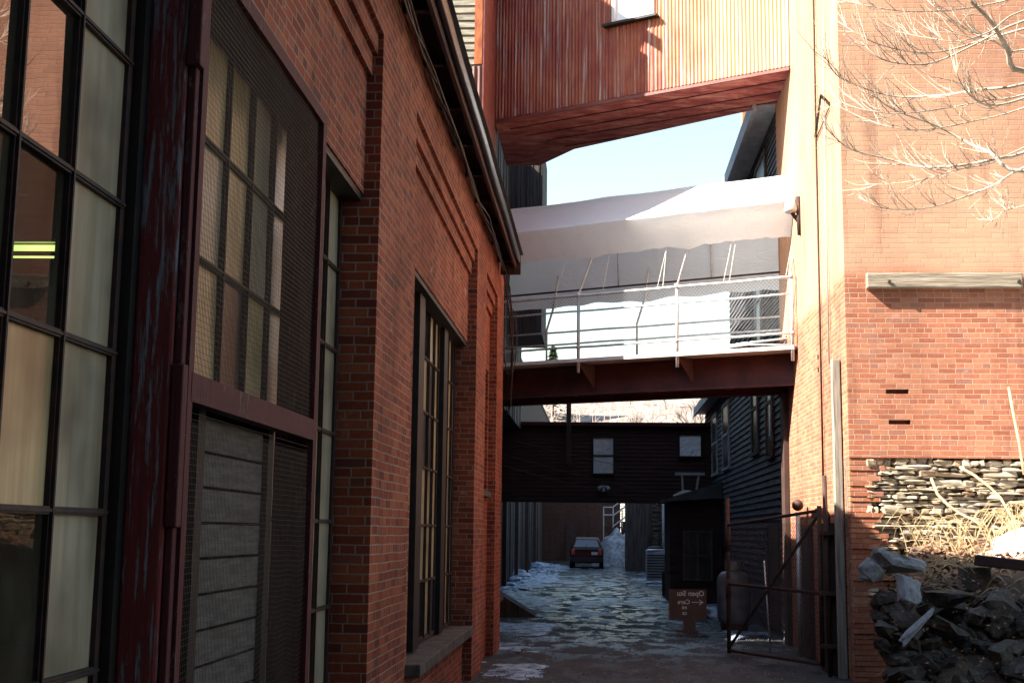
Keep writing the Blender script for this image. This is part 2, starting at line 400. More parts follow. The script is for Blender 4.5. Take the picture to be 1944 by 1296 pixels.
# leafless wood on the hillside, one mass
wd = MB(); rg = random.Random(3)
def hz(x, y):
    t = min(1, max(0, (y-110)/100)); return -1+24*(t*t*(3-2*t))
for k in range(420):
    x = rg.uniform(-38, 46); y = rg.uniform(125, 205); z = hz(x, y)-.5; h = rg.uniform(3.5, 5.5)*(1 if y < 190 else .45)
    top = Vector((x+rg.uniform(-.5, .5), y, z+h))
    wd.tube([(x, y, z), top], [.06, .02], 3, cap=False)
    for q in range(5):
        t = rg.uniform(.35, .9); b = Vector((x, y, z)).lerp(top, t); a = rg.uniform(0, 6.28)
        wd.tube([b, b+Vector((math.cos(a)*.9, math.sin(a)*.5, rg.uniform(.5, 1.3)))], [.03, .01], 3, cap=False)
tag(wd.build('bare_woods', simple('bare_wood_twigs', (.25, .19, .16), (.4, .33, .28), 3, .9)), 'pale leafless woods covering the sunlit hillside beyond the bridges', 'woods', kind='stuff')

# snow lying in the alley
BANDS = ((0, 19, -.30, -.26), (19, 24, -.26, -.16), (24, 28, -.16, -.02), (28, 35, .02, .06), (35, 37, .06, -.28), (37, 41, -.28, -.28), (41, 43, -.28, -.03), (43, 55, -.03, -.08), (55, 80, -.08, -.12))
sn = MB(); x0, x1, y0, y1, st = -3.1, 3.0, 15.5, 68., .06
nx = int((x1-x0)/st); ny = int((y1-y0)/st/1.6); vs = []
for j in range(ny+1):
    for i in range(nx+1):
        x = x0+(x1-x0)*i/nx; y = y0+(y1-y0)*j/ny
        n = noise.fractal(Vector((x*.55, y*.55, 1.7)), .8, 2., 6)
        n2 = noise.fractal(Vector((x*3, y*3.6, 9)), .8, 2., 3)
        left = max(0, min(1, (-1.5-x)/1.0))*(1 if y > 30 else 0); right = max(0, (x-1.5)/1.4)*.3*(1 if y > 27 else 0)
        for ya, yb, va, vb in BANDS:
            if ya <= y < yb: base = va+(vb-va)*(y-ya)/(yb-ya)
        nl = max(0, min(1, (-.55-x)/.5))*(1 if 15.6 < y < 25 else 0)
        wv = .25*math.sin(y*.16)
        rut = max(0, 1-abs(x+.62-wv)/.26)+max(0, 1-abs(x-.78-wv)/.26)
        h = n*.36+n2*.24+base-.09+left*.34+right+nl*.26-(rut*.20 if y > 22 else 0)
        vs.append((x, y, max(-.03, min(.05, h*.10))+(left*max(0, y-29)*.002*(1+n2) if h > 0 and y > 29 else 0)))
fs = [(j*(nx+1)+i, j*(nx+1)+i+1, (j+1)*(nx+1)+i+1, (j+1)*(nx+1)+i) for j in range(ny) for i in range(nx)]
fs = [f for f in fs if max(vs[i][2] for i in f) > 0]
sn.add(vs, fs)
bm = bmesh.new()
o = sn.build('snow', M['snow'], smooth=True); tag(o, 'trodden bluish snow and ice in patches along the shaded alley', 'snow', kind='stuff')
bm.from_mesh(o.data); bmesh.ops.delete(bm, geom=[v for v in bm.verts if not v.link_faces], context='VERTS'); bm.to_mesh(o.data); bm.free()

# ------------------------------------------------------------------ left brick factory
P0, P1, PW = -1.52, -1.63, -1.78
HEAD, SILL = 4.03, .66
fac = thing('brick_factory', 'low red brick factory with tall steel windows along the left of the alley', 'factory', (-1.9, 8.5, 0))
w = MB(); B = -2.25
def bay(y0, y1, oy0, oy1, sill=SILL):
    "a recessed panel with corbelled head and an opening"
    if oy0 > y0+.01: w.box(B, P1, y0, oy0, 0, 4.88)
    if oy1 < y1-.01: w.box(B, P1, oy1, y1, 0, 4.88)
    w.box(B, P1, oy0, oy1, HEAD, 4.88)
    w.box(B, P1, oy0, oy1, 0, sill-.13)
    for k, (a, b) in enumerate(((4.88, 5.03), (5.03, 5.18), (5.18, 5.26))):
        w.box(B, (P1+.036*(k+1)) if k < 2 else P0, y0, y1, a, b)
def pier(y0, y1): w.box(B, P0, y0, y1, 0, 5.26)
bay(1.0, 8.48, 1.2, 8.48); pier(8.48, 10.12)
bay(10.12, 15.45, 10.95, 15.45); pier(15.45, 16.75)
bay(16.75, 18.55, 16.95, 18.4, 2.35); pier(18.55, 19.75)
pier(-.6, 1.0); bay(-8, -.6, -7.8, -.8); pier(-9.2, -8)
w.box(B, P0, -9.2, 19.75, 5.26, 5.82)
w.build('wall', M['brick_left'], fac)
inn = MB()
inn.box(-9, B-.005, 19.5, 19.75, 0, 5.8); inn.box(-9, B-.005, -9.2, -8.95, 0, 5.8); inn.box(-9.2, -9, -9.2, 19.75, 0, 5.8)
inn.box(-9, B-.01, -8.9, 19.45, 0, .01); inn.box(-9, B-.01, -8.9, 19.45, 5.5, 5.6)
inn.build('interior_wall', M['interior'], fac)
rf = MB(); rf.prism([(-1.16, 5.84), (-5.6, 7.6), (-9.6, 5.84)], -9.6, 18.75)
rf.build('roof', M['roof'], fac)
sf = MB(); sf.box(P0+.003, -1.30, -9.4, 18.72, 5.765, 5.83)
for k in range(24):
    y = -8+k*1.15; sf.box(P0+.004, -1.31, y, y+.06, 5.68, 5.764)
sf.build('soffit', M['dark_soffit'], fac)
fb = MB(); fb.box(-1.298, -1.266, -9.4, 18.74, 5.64, 5.83); fb.box(P0+.02, -1.2, 18.745, 18.80, 5.55, 5.9)
fb.build('fascia', M['dark_soffit'], fac)
gt = MB(); prof = [(-1.262, 5.80), (-1.262, 5.74), (-1.25, 5.72), (-1.22, 5.72), (-1.205, 5.74), (-1.205, 5.80), (-1.198, 5.808)]
n = len(prof); vs = []
for k in range(57):
    y = -9.3+k*.5; dz = .012*math.sin(k*.9)+.01*noise.noise(Vector((k*.6, 0, 0)))
    vs += [(a, y, b+dz) for a, b in prof]
gt.add(vs, [(k*n+i, k*n+i+1, (k+1)*n+i+1, (k+1)*n+i) for k in range(56) for i in range(n-1)])
o = gt.build('gutter', M['gutter'], fac, smooth=True)
md = o.modifiers.new('s', 'SOLIDIFY'); md.thickness = .004
# sills
sl = MB(); sl.box(-1.95, -1.50, 10.9, 15.6-.16, SILL-.13, SILL-.02)
sl.build('window_sill', M['concrete'], fac, bevel=.012)
sl = MB(); sl.box(-1.9, -1.57, 16.9, 18.5, 2.22, 2.31); sl.build('window_sill', M['concrete'], fac, bevel=.01)
# lintels of dark steel over openings
li = MB(); li.box(-1.95, P1-.012, 1.2, 8.47, HEAD-.05, HEAD-.002); li.box(-1.95, P1-.012, 10.95, 15.44, HEAD-.05, HEAD-.002)
li.box(-1.95, P1-.012, 16.95, 18.4, HEAD-.05, HEAD-.002)
li.build('lintel', M['dark_trim'], fac)

PANE = [M['pane_grey'], M['pane_tan'], M['pane_clear'], M['pane_dark']]
def sash(ys, zs, kinds, bw=.026, deep=.03, x=PW, heavy=()):
    "one steel window: bars at ys and zs; kinds(c, r) chooses each pane"
    f = MB()
    for i, y in enumerate(ys):
        q = bw*(2.0 if i in (0, len(ys)-1) or i in heavy else 1)
        f.box(x-deep, x+.006, y-q/2, y+q/2, zs[0], zs[-1])
        if i not in (0, len(ys)-1): f.box(x+.006, x+.018, y-q*.22, y+q*.22, zs[0], zs[-1])
    for j, z in enumerate(zs):
        q = bw*(1.6 if j in (0, len(zs)-1) else 1)
        f.box(x-deep+.003, x+.009, ys[0], ys[-1], z-q/2, z+q/2)
        if 0 < j < len(zs)-1: f.box(x+.009, x+.016, ys[0], ys[-1], z-q*.2, z+q*.2)
    o = f.build('window', M['sash'], fac)
    p = MB()
    for i in range(len(ys)-1):
        for j in range(len(zs)-1):
            k = kinds(i, j)
            if k is None: continue
            a = rnd(-.002, .002); b = rnd(-.002, .002)
            X = x-.012
            p.quad((X-a-b, ys[i], zs[j]), (X+a-b, ys[i+1], zs[j]), (X+a+b, ys[i+1], zs[j+1]), (X-a+b, ys[i], zs[j+1]), k)
    p.build('pane', PANE, o)
    return o
ZR = [SILL+.02, 1.25, 1.80, 2.375, 2.93, 3.48, HEAD-.03]
# window A: columns nearest the camera
ysA = [1.25, 1.62, 2.02, 2.43, 2.84, 3.24, 3.65, 4.06, 4.53]
def kA(c, r):
    if c == 7: return 0
    if c == 6: return {5: 2, 4: 2, 3: 2, 2: 1, 1: 2, 0: 2}[r]
    return {5: 2, 4: 2, 3: 2, 2: 1, 1: 2, 0: 0}[r] if c % 2 else (2 if r > 2 else 1)
sash(ysA, ZR, kA, heavy=(3,))
# window B: behind the guard, above a vent
ysB = [4.60, 4.95, 5.37, 5.79, 6.21, 6.63, 7.05]
tab = {(3, 3): 3, (4, 4): 0}
def kB(c, r):
    if r < 3: return 3 if c in (0, 5) else None
    return tab.get((c, r), (1 if (c+r) % 3 else 0) if c != 5 else 0)
sash(ysB, ZR, kB)
# window C: two columns against the pier
ysC = [7.15, 7.53, 7.93, 8.20, 8.46]
ysC = [7.15, 7.58, 8.02, 8.455]
sash(ysC, ZR, lambda c, r: [1, 1, 0][c] if r != 1 else [0, 1, 0][c])
# window D: second bay, two lights with a dark mullion
ysD = [12.20, 12.62, 13.04, 13.46, 13.88]; ysE = [14.26, 14.70, 15.10, 15.42]
rr = random.Random(5)
tD = {(i, j): rr.choice([1, 1, 0, 3, 1, 2]) for i in range(4) for j in range(6)}
tD[(1, 5)] = 2; tD[(2, 4)] = 3; tD[(1, 3)] = 3; tD[(0, 2)] = 1; tD[(0, 3)] = 2; tD[(2, 3)] = 3
sash(ysD, ZR, lambda c, r: tD[(c, r)])
sash(ysE, ZR, lambda c, r: rr.choice([1, 1, 3, 0]))
sash([11.0, 11.45, 11.8], ZR, lambda c, r: 1)
jm = MB(); jm.box(-1.86, -1.70, 11.82, 12.17, SILL, HEAD-.06); jm.build('mullion', M['dark_trim'], fac)
jm = MB(); jm.box(-1.86, -1.72, 13.91, 14.23, SILL, HEAD-.06)

jm.build('mullion', M['dark_trim'], fac)
sash([17.0, 17.35, 17.7, 18.05, 18.36], [2.33, 2.9, 3.45, 3.98], lambda c, r: 0)
wt = MB(); wt.box(-1.76, P1+.012, 16.955, 17.0, 2.32, HEAD-.06); wt.build('window_trim', M['trim_white'], fac)
# big peeling timber post
jm = MB(); jm.box(-1.86, -1.735, 4.545, 4.64, 0, 4.4); jm.build('mullion', M['dark_trim'], fac)
ps = MB(); ps.box(-1.738, -1.585, 4.60, 4.70, 0, 4.6)
o = ps.build('timber_post', M['post'], fac, bevel=.012); o['label'] = 'peeling dark red timber post between the windows'
ps = MB(); ps.box(-1.583, -1.552, 4.615, 4.66, 0, 1.75); ps.box(-1.583, -1.538, 4.60, 4.66, 1.75, 2.35); ps.box(-1.583, -1.55, 4.615, 4.66, 2.35, 3.5); ps.box(-1.583, -1.53, 4.59, 4.66, 3.5, 4.3)
ps.build('batten', M['red_wood'], fac, bevel=.006)
# wire window guard
wg = MB(); SX = -1.55
for a, b, c, d in ((4.663, 4.72, .1, 4.05), (6.78, 6.86, .1, 4.05)): wg.box(SX-.05, SX+.012, a, b, c, d)
wg.box(SX-.05, SX+.012, 4.70, 6.78, 3.98, 4.05); wg.box(SX-.05, SX+.014, 4.70, 6.78, 2.22, 2.33); wg.box(SX-.05, SX+.012, 4.70, 6.78, .1, .2)
wg.box(PW+.02, SX-.05, 6.83, 6.86, .1, 4.05); wg.box(PW+.02, SX-.05, 4.65, 6.83, 4.02, 4.05)
o = wg.build('window_guard', M['red_wood'], fac); o['label'] = 'red framed guard of rusty wire mesh standing over the window'
wm = MB()
def bulge(y, z):
    if z > 2.3: return .004*math.sin(y*9)*math.sin(z*5)
    t = max(0, (2.0-z)/1.6); return .05*math.sin((y-4.7)/2.08*math.pi)*t+.012*math.sin(y*6+z*3)*t
wr = .0011
for k in range(int(2.08/.019)):
    y = 4.70+k*.019
    zz = [2.33+q*.11 for q in range(19)]
    wm.tube([(SX-.015+bulge(y, z)+.0015*(q % 2), y+.0022*((q+k) % 2), min(z, 3.98)) for q, z in enumerate(zz)], wr, 3, cap=False)
    zz = [.2+q*.15 for q in range(14)]
    wm.tube([(SX-.015+bulge(y, z)+.0015*(q % 2), y+.012*math.sin(z*4)*max(0, 1.9-z), min(z, 2.22)) for q, z in enumerate(zz)], wr, 3, cap=False)
z = .2
while z < 3.98:
    if not 2.2 < z < 2.34:
        wm.tube([(SX-.0135+bulge(y, z), y, z+(.02*math.sin(y*5+z*2)+.012*math.sin(y*13))*max(0, (1.95-z))) for y in [4.70+q*.104 for q in range(21)]], wr, 3, cap=False)
    z += .0245
wm.build('wire_mesh', M['wire'], o)
# louvred vent under the guard
lv = MB()
for a in (5.30, 6.45): lv.box(PW-.06, PW+.10, a-.05, a+.05, .9, 2.30)
lv.box(PW-.06, PW+.10, 5.35, 6.40, 2.25, 2.31)
o = lv.build('vent_frame', M['dark_trim'], fac)
lv = MB()
for k in range(9):
    z = 2.22-k*.152
    lv.obox((PW+.062, 5.875, z-.07), (.008, 0, .0), (0, .525, 0), (0, 0, .069))
lv.build('slat', M['grey_slat'], o)
lv = MB()
lv.bar((PW, 4.8, 1.02), (PW+.02, 6.7, 1.18), .05); lv.bar((PW, 6.15, .9), (PW, 6.9, .3), .05); lv.bar((PW, 6.0, .85), (PW, 6.2, .2), .08); lv.bar((PW-.02, 6.5, 2.2), (PW-.02, 6.9, .6), .05)
lv.build('broken_brace', M['dark_trim'], fac)
# fluorescent lamp seen through the clear panes
lamp = thing('ceiling_lamp', 'long glowing yellow green fluorescent lamp seen through the near clear panes', 'lamp', (-4.2, 5.6, 3.2))
lb = MB(); pa = at(-120, 470, 6.6); pb = at(118, 471, 6.6)
lb.tube([pa, pb], .017, 8); lb.build('tube', M['tube'], lamp)
lb = MB(); lb.tube([pa+Vector((0, 0, -.05)), pb+Vector((0, 0, -.05))], .006, 8); lb.build('reflector_edge', M['tube'], lamp)
lb = MB(); lb.bar(pa+Vector((0, 0, .055)), pb+Vector((0, 0, .055)), .05); lb.build('housing', M['trim_white'], lamp)
# cables slung under the eave
cb = thing('cable_bundle', 'bundle of black cables slung under the eave of the brick factory', 'cables', (-1.48, 8, 5.6))
for k in range(5):
    rc = random.Random(k); pts = []
    for q in range(58):
        y = -8+q*.47
        sag = .05*abs(math.sin(q*.55+k))*(1+.4*k)
        pts.append((-1.47+.016*k+.02*math.sin(q*.7+k), y, 5.70-.02*k-sag*.8))
    if k < 3: pts += [(-1.40, 19.3, 5.45-.2*k), (-1.36, 19.6, 4.9-.2*k), (-1.40, 19.85, 4.3-.3*k), (-1.5, 19.9, 3.9-.2*k)]
    c = MB(); c.tube(pts, rc.uniform(.008, .014), 6); c.build('cable', M['cable'], cb, smooth=True)
cc = MB(); pts = [(-1.42+.10*math.sin(t), 19.9+.05*math.cos(t), 4.7+.55*math.cos(t*1.0)) for t in [q*.35 for q in range(19)]]
cc.tube(pts, .009, 6); cc.build('cable', M['cable'], cb, smooth=True)

# ------------------------------------------------------------------ clapboard, corrugated and board surfaces
def clap(mb, A, Bp, z0, z1, nrm, pitch=.13, lap=.022, mi=0):
    "lapped boards between plan points A and Bp; nrm points outwards"
    A = Vector((*A, 0)); Bp = Vector((*Bp, 0)); N = Vector((*nrm, 0)).normalized(); z = z0; k = 0
    while z < z1-.001:
        t = min(z+pitch, z1); a = A+N*(lap+.004*noise.noise(Vector((k, 0, 5)))); b = Bp+N*lap; c = Bp+N*.002; d = A+N*.002
        vs = [a+Vector((0, 0, z)), b+Vector((0, 0, z)), c+Vector((0, 0, t)), d+Vector((0, 0, t)), A-N*.03+Vector((0, 0, z)), Bp-N*.03+Vector((0, 0, z))]
        mb.add(vs, [(0, 1, 2, 3), (4, 5, 1, 0)], mi); z += pitch; k += 1
def corrug(mb, A, Bp, z0, z1, nrm, pitch=.067, amp=.009, seg=8, zf=None):
    A = Vector((*A, 0)); Bp = Vector((*Bp, 0)); N = Vector((*nrm, 0)).normalized(); L = (Bp-A).length; n = int(L/pitch*seg); vs = []
    for i in range(n+1):
        p = A.lerp(Bp, i/n)+N*(amp*math.sin(i/seg*2*math.pi)+.012)
        vs += [p+Vector((0, 0, z0)), p+Vector((0, 0, z1))]
    mb.add(vs, [(2*i, 2*i+2, 2*i+3, 2*i+1) for i in range(n)])

# tower behind the factory
tw = thing('clapboard_tower', 'tall tower of weathered tan clapboard with orange corner board above the factory roof', 'tower', (-4.5, 21.7, 0))
c = MB(); c.box(-7, -1.99, 20.42, 23.6, 5.0, 12.4); c.prism([(-7, 12.4), (-1.99, 12.65), (-4.5, 14.9)], 20.42, 23.6)
clap(c, (-7, 20.42), (-2.12, 20.42), 9.46, 12.4, (0, -1)); c.build('wall', M['clap_tan'], tw)
c = MB(); c.box(-2.12, -1.99, 20.385, 20.418, 9.46, 12.4); c.build('corner_board', M['copper_trim'], tw)
c = MB(); c.box(-1.987, -1.955, 20.39, 22.74, 5.2, 12.4); c.build('side_boarding', M['red_beam'], tw)
c = MB(); corrug(c, (-7, 20.40), (-1.99, 20.40), 5.6, 9.42, (0, -1), pitch=.09, amp=.012); c.build('corrugated_panel', M['corr_dark'], tw)
c = MB()
for s in (1, -1):
    ex = -4.5+s*2.72
    c.add([(-4.5, 20.25, 15.2), (ex, 20.25, 12.70), (ex, 23.8, 12.70), (-4.5, 23.8, 15.2), (-4.5, 20.25, 15.0), (ex, 20.25, 12.46), (ex, 23.8, 12.46), (-4.5, 23.8, 15.0)],
          [(0, 1, 2, 3), (7, 6, 5, 4), (0, 4, 5, 1), (1, 5, 6, 2), (2, 6, 7, 3), (3, 7, 4, 0)])
c.build('roof', M['roof'], tw)

# left rear building with boarded walls
lr = thing('boarded_mill', 'dark weathered board building with stepped upper wing beyond the tarpaulin walkway', 'building', (-5.5, 28, 0))
c = MB(); c.box(-9, -3.0, 19.9, 36, 0, 4.6); c.box(-9, -2.3, 23.7, 36, 4.6, 11.2); c.build('wall', M['board_wall'], lr)
c = MB(); k = 0; rb = random.Random(9); y = 23.7
while y < 35.9:
    ww = rb.uniform(.16, .3); c.box(-2.298, -2.27+rb.uniform(0, .03), y, y+ww-.02, 4.6, 11.2); y += ww
c.build('board', M['board_wall'], lr)
c = MB(); c.box(-2.26, -1.45, 30.9, 33.5, 6.55, 11.4)
x = -2.26
while x < -1.5:
    ww = rb.uniform(.07, .16); c.box(x, x+ww-.012, 30.86-rb.uniform(0, .03), 30.898, 6.56, 11.39); x += ww
c.build('upper_wing', M['board_wall'], lr)
M['far'] = simple('dull_far_boards', (.03, .018, .015), (.05, .028, .022), 3, .9)
fm = thing('far_left_mill', 'tall dull brick mill rising behind the vertical board fence', 'mill', (-8, 64, 0))
c = MB(); c.box(-12, -3.6, 36.6, 92, 0, 9.3); c.build('wall', M['far'], fm); c = MB(); c.box(-12.1, -3.55, 36.5, 92.1, 9.31, 9.45); c.build('roof', M['roof'], fm)
# long board wall beyond the rear bridge
bw_ = thing('board_fence', 'tall dark fence of vertical boards on the left beyond the rear bridge', 'fence', (-3.3, 50, 0))
c = MB(); y = 36.2
while y < 66:
    ww = rb.uniform(.22, .42); c.box(-3.32, -3.2+rb.uniform(-.03, .06), y, y+ww-.03, 0, 4.3+rb.uniform(-.1, .1)); y += ww
c.build('board', M['board_wall'], bw_)
for yy in (41, 47, 53.5, 60):
    c = MB(); c.box(-3.12, -2.98, yy, yy+.18, 0, 4.5); c.build('post', M['trim_brown'], bw_)

# ------------------------------------------------------------------ upper corrugated bridge
ub = thing('enclosed_bridge', 'high enclosed bridge clad in rusty red corrugated metal between the buildings', 'bridge', (.55, 21.5, 9.2))
A, Bq = Vector((3.058, 20.16)), Vector((-1.955, 22.76)); U = (Bq-A).normalized(); NB = Vector((-U.y, U.x)); NB = NB if NB.y < 0 else -NB
c = MB()
wins = (.0, 0)
def onb(s, d, z): p = A+U*s-NB*d; return (p.x, p.y, z)
L = (Bq-A).length
s0, s1, wz = 2.43, 3.19, 10.62
for a, b, lo, hi in ((0, s0, 9.27, 14), (s1, L, 9.27, 14), (s0, s1, 9.27, wz), (s0, s1, 12.2, 14)):
    pa_, pb_ = onb(a, 0, 0), onb(b, 0, 0)
    corrug(c, pa_[:2], pb_[:2], lo, hi, NB)
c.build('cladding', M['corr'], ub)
c = MB()
# box body behind the cladding, back edge as seen (kinked at the left)
kp = [onb(0, 0, 0)[:2], (A.x, 21.95), (-.53, 24.47), (-1.26, 25.57), (-1.955, 25.6), onb(L, 0, 0)[:2]]
n = len(kp)
c.add([(x, y, 9.22) for x, y in kp]+[(x, y, 9.30) for x, y in kp], [tuple(range(n)), tuple(range(2*n-1, n-1, -1))]+[(i, (i+1) % n, (i+1) % n+n, i+n) for i in range(n)])
c.build('underside', M['soffit'], ub)
for d_, sa_, sb_ in ((.45, .02, L-.05), (.95, .02, L-.1), (1.4, .1, L-.3), (1.9, 4.1, L-.4)):
    c = MB(); c.bar(onb(sa_, d_, 9.214), onb(sb_, d_, 9.214), .018); c.build('joint_cover', M['dark_soffit'], ub)
c = MB()
for i in range(1, n-1):
    a, b = kp[i], kp[i+1]; c.add([(a[0], a[1], 9.3), (b[0], b[1], 9.3), (b[0], b[1], 13.9), (a[0], a[1], 13.9)], [(0, 1, 2, 3)])
c.add([(x, y, 14) for x, y in kp], [tuple(range(n))]); c.build('rear_wall', M['corr_dark'], ub)
c = MB(); a_ = onb(0, -.03, 9.21); b_ = onb(L, -.03, 9.21); c.bar(a_, b_, .05); c.build('bottom_trim', M['red_beam'], ub)
wf = MB()
for s in (s0, s1): wf.obox(onb(s, -.01, 11.4), (U.x*.03, U.y*.03, 0), (NB.x*.03, NB.y*.03, 0), (0, 0, .8))
o = wf.build('window', M['trim_white'], ub)
q = MB(); q.quad(onb(s0, .02, wz), onb(s1, .02, wz), onb(s1, .02, 12.2), onb(s0, .02, 12.2)); q.build('pane', M['white_cloth'], o)
q = MB(); q.obox(onb((s0+s1)/2+.03, -.07, wz-.03), (U.x*.52, U.y*.52, 0), (NB.x*.075, NB.y*.075, 0), (0, 0, .022)); q.build('window_sill', M['dark_trim'], o)

# ------------------------------------------------------------------ walkway with tarpaulin
wk = thing('covered_walkway', 'steel walkway with galvanised rails and chain link crossing the alley', 'walkway', (.6, 21.6, 4.0))
WA, WB = Vector((3.05, 20.05)), Vector((-2.6, 22.73)); WU = (WB-WA).normalized(); WN = Vector((-WU.y, WU.x)); WN = WN if WN.y > 0 else -WN
WL = (WB-WA).length; WD = 1.65
def wp(s, d, z): p = WA+WU*s+WN*d; return Vector((p.x, p.y, z))
U3, N3, Z3 = Vector((*WU, 0)), Vector((*WN, 0)), Vector((0, 0, 1))
def wbox(mb, s0, s1, d0, d1, z0, z1): mb.obox(wp((s0+s1)/2, (d0+d1)/2, (z0+z1)/2), U3*(s1-s0)/2, N3*(d1-d0)/2, Z3*(z1-z0)/2)
c = MB(); wbox(c, 0.0, WL, -.13, WD+.05, 4.60, 4.66); c.build('deck', M['deck'], wk)
c = MB()
for d in (.36, WD-.06):
    wbox(c, .0, WL, d-.008, d+.008, 4.12, 4.57); wbox(c, .0, WL, d-.075, d+.075, 4.09, 4.12); wbox(c, 0, WL, d-.075, d+.075, 4.572, 4.597)
c.build('girder', simple('girder_paint', (.055, .016, .016), (.095, .03, .027), 2.5, .6, .4), wk)
c = MB()
for k in range(9): s = .15+k*.73; wbox(c, s, s+.06, .45, WD-.14, 4.2, 4.56)
c.build('cross_beam', M['red_beam'], wk)
PS = (.03, 1.95, 3.75, 5.6)
for s in PS:
    c = MB(); c.tube([wp(s, -.1, 4.42), wp(s, -.1, 5.76)], .028, 10); c.tube([wp(s, -.1, 5.72), wp(s, -.1, 5.80)], .036, 10)
    c.tube([wp(s, -.1, 4.83), wp(s, -.1, 4.88)], .038, 10)
    o = c.build('post', M['galv'], wk, smooth=True)
    if s > .1:
        c = MB(); a, b, e = wp(s, -.1, 4.60), wp(s, -.1, 4.42), wp(s-.05, .06, 4.2); f_ = wp(s-.22, -.02, 4.3)
        t = U3*.004
        p1, p2, p3 = wp(s, -.13, 4.59), wp(s-.12, .27, 4.18), wp(s-.12, .27, 4.57)
        c.add([p1-U3*.01, p2-U3*.01, p3-U3*.01, p1+U3*.01, p2+U3*.01, p3+U3*.01], [(0, 1, 2), (5, 4, 3), (0, 3, 4, 1), (1, 4, 5, 2), (2, 5, 3, 0)])
        c.build('gusset', M['trim_brown'], o)
for z, r_, d in ((5.75, .025, -.1), (5.48, .017, -.1), (4.86, .02, -.1), (5.45, .018, WD+.03), (5.22, .018, WD+.03), (4.83, .018, WD+.03)):
    c = MB(); c.tube([wp(.03+WL*k/24, d, z+.002*math.sin(k*1.3)-.006*math.sin(k/24*math.pi*3)**2) for k in range(25)], r_, 8); c.build('rail', M['galv'], wk, smooth=True)
for s in (3.45, 5.3):
    c = MB(); c.tube([wp(s, WD+.03, 4.6), wp(s, WD+.03, 5.5), wp(s-.18, WD-.02, 5.95), wp(s-.3, WD-.1, 6.5)], .02, 8); c.build('rear_post', M['galv'], wk, smooth=True)
def diamonds(mb, P, u, v, W, H, pitch, r, n=3):
    "chain link over the rectangle P + a*u + b*v"
    P = Vector(P)
    for sgn in (1, -1):
        k = -int(H/pitch)-1
        while k*pitch < W+H:
            x0_ = k*pitch
            a = x0_ if sgn > 0 else x0_; pts = []
            if sgn > 0: q0, q1 = max(0, -x0_), min(H, W-x0_)
            else: q0, q1 = max(0, x0_-W), min(H, x0_)
            if q1 > q0+.01:
                f = (lambda b: P+u*(x0_+b)+v*b) if sgn > 0 else (lambda b: P+u*(x0_-b)+v*b)
                mb.tube([f(q0)+u.cross(v)*.002*sgn, f(q1)+u.cross(v)*.002*sgn], r, n, cap=False)
            k += 1
c = MB(); diamonds(c, wp(.04, -.135, 4.84), U3, Z3, WL-.1, .90, .062, .0018)
c.build('chain_link_mesh', M['chain'], wk)
c = MB()
c.tube([wp(0, .3, 4.72), wp(.8, .1, 4.75), wp(1.8, .2, 4.70), wp(3.6, .5, 4.69), wp(4.8, .9, 4.67)], .016, 8); c.tube([wp(.1, .9, 4.95), wp(1.2, .9, 4.9), wp(3.0, 1.0, 4.70)], .016, 8)
c.build('conduit', M['galv'], wk, smooth=True)
# canopy hoops rising from the rail posts
for sa in (.06, 1.95, 3.75):
    c = MB(); c.tube([wp(sa, -.1, 5.76), wp(sa+.03, .47, 6.50), wp(sa+.04, .32, 6.72), wp(sa+.04, .12, 6.92), wp(sa+.04, .30, 7.14), wp(sa+.04, .85, 7.58), wp(sa+.04, WD-.05, 6.9), wp(sa+.04, WD-.02, 6.2)], .016, 8); c.build('canopy_hoop', M['galv'], wk, smooth=True)
c = MB(); c.tube([wp(.1, WD-.06, 6.2), wp(WL-.1, WD-.06, 6.2)], .018, 8); c.build('canopy_rail', M['iron_rust'], wk, smooth=True)
# tarpaulin
tp = MB(); ns, vs = 90, []
prof = [(.40, 6.49), (.31, 6.59), (.20, 6.71), (.07, 6.84), (-.10, 6.97), (-.10, 6.985), (-.07, 7.01), (.2, 7.19), (.5, 7.44), (.82, 7.68), (.92, 7.72), (1.02, 7.68), (1.35, 7.36), (1.62, 7.02), (1.70, 6.9), (1.72, 6.6), (1.70, 6.3), (1.68, 6.1), (1.66, 5.92)]
npf = len(prof)
for i in range(ns+1):
    s = -.02+(WL-.1)*i/ns
    for j, (d, z) in enumerate(prof):
        w1 = noise.noise(Vector((s*1.6, j*.35, 3))); w2 = noise.noise(Vector((s*5, j*.6, 8)))+.7*abs(noise.noise(Vector((s*9+j*.8, j*.5, 2))))
        dd = d+.014*w1+.007*w2; z_ = z+.010*w1+.006*w2
        hang = math.sin((s % 1.85)/1.85*math.pi)
        if j in (8, 9, 10, 11, 12): z_ -= .02*hang
        if j == 0: z_ += .05*noise.noise(Vector((s*3.3, 0, 1)))+.035*abs(noise.noise(Vector((s*9, 0, 1))))+.05*hang; dd += .03*w2
        if j == 1: z_ += .02*hang
        if j == npf-1: z_ += .05*noise.noise(Vector((s*2, 7, 1)))
        vs.append(wp(s, dd, z_))
tp.add(vs, [(i*npf+j, (i+1)*npf+j, (i+1)*npf+j+1, i*npf+j+1) for i in range(ns) for j in range(npf-1)])
o = tp.build('tarpaulin', M['tarp'], smooth=True); tag(centre(o), 'white plastic tarpaulin stretched as a ragged roof over the walkway', 'tarpaulin')
for s, dz in ((.12, 0), (1.05, .1), (1.15, .02), (2.2, .3), (2.3, .05), (3.3, .2), (4.2, .05)):
    c = MB(); c.tube([wp(s, -.1, 5.75), wp(s+dz*.4, .36, 6.53)], .005, 5)
    c.build('tie_rope', simple('rope', (.5, .47, .4), (.6, .56, .48), 9, .9) if s == .12 else bpy.data.materials['rope'], wk)
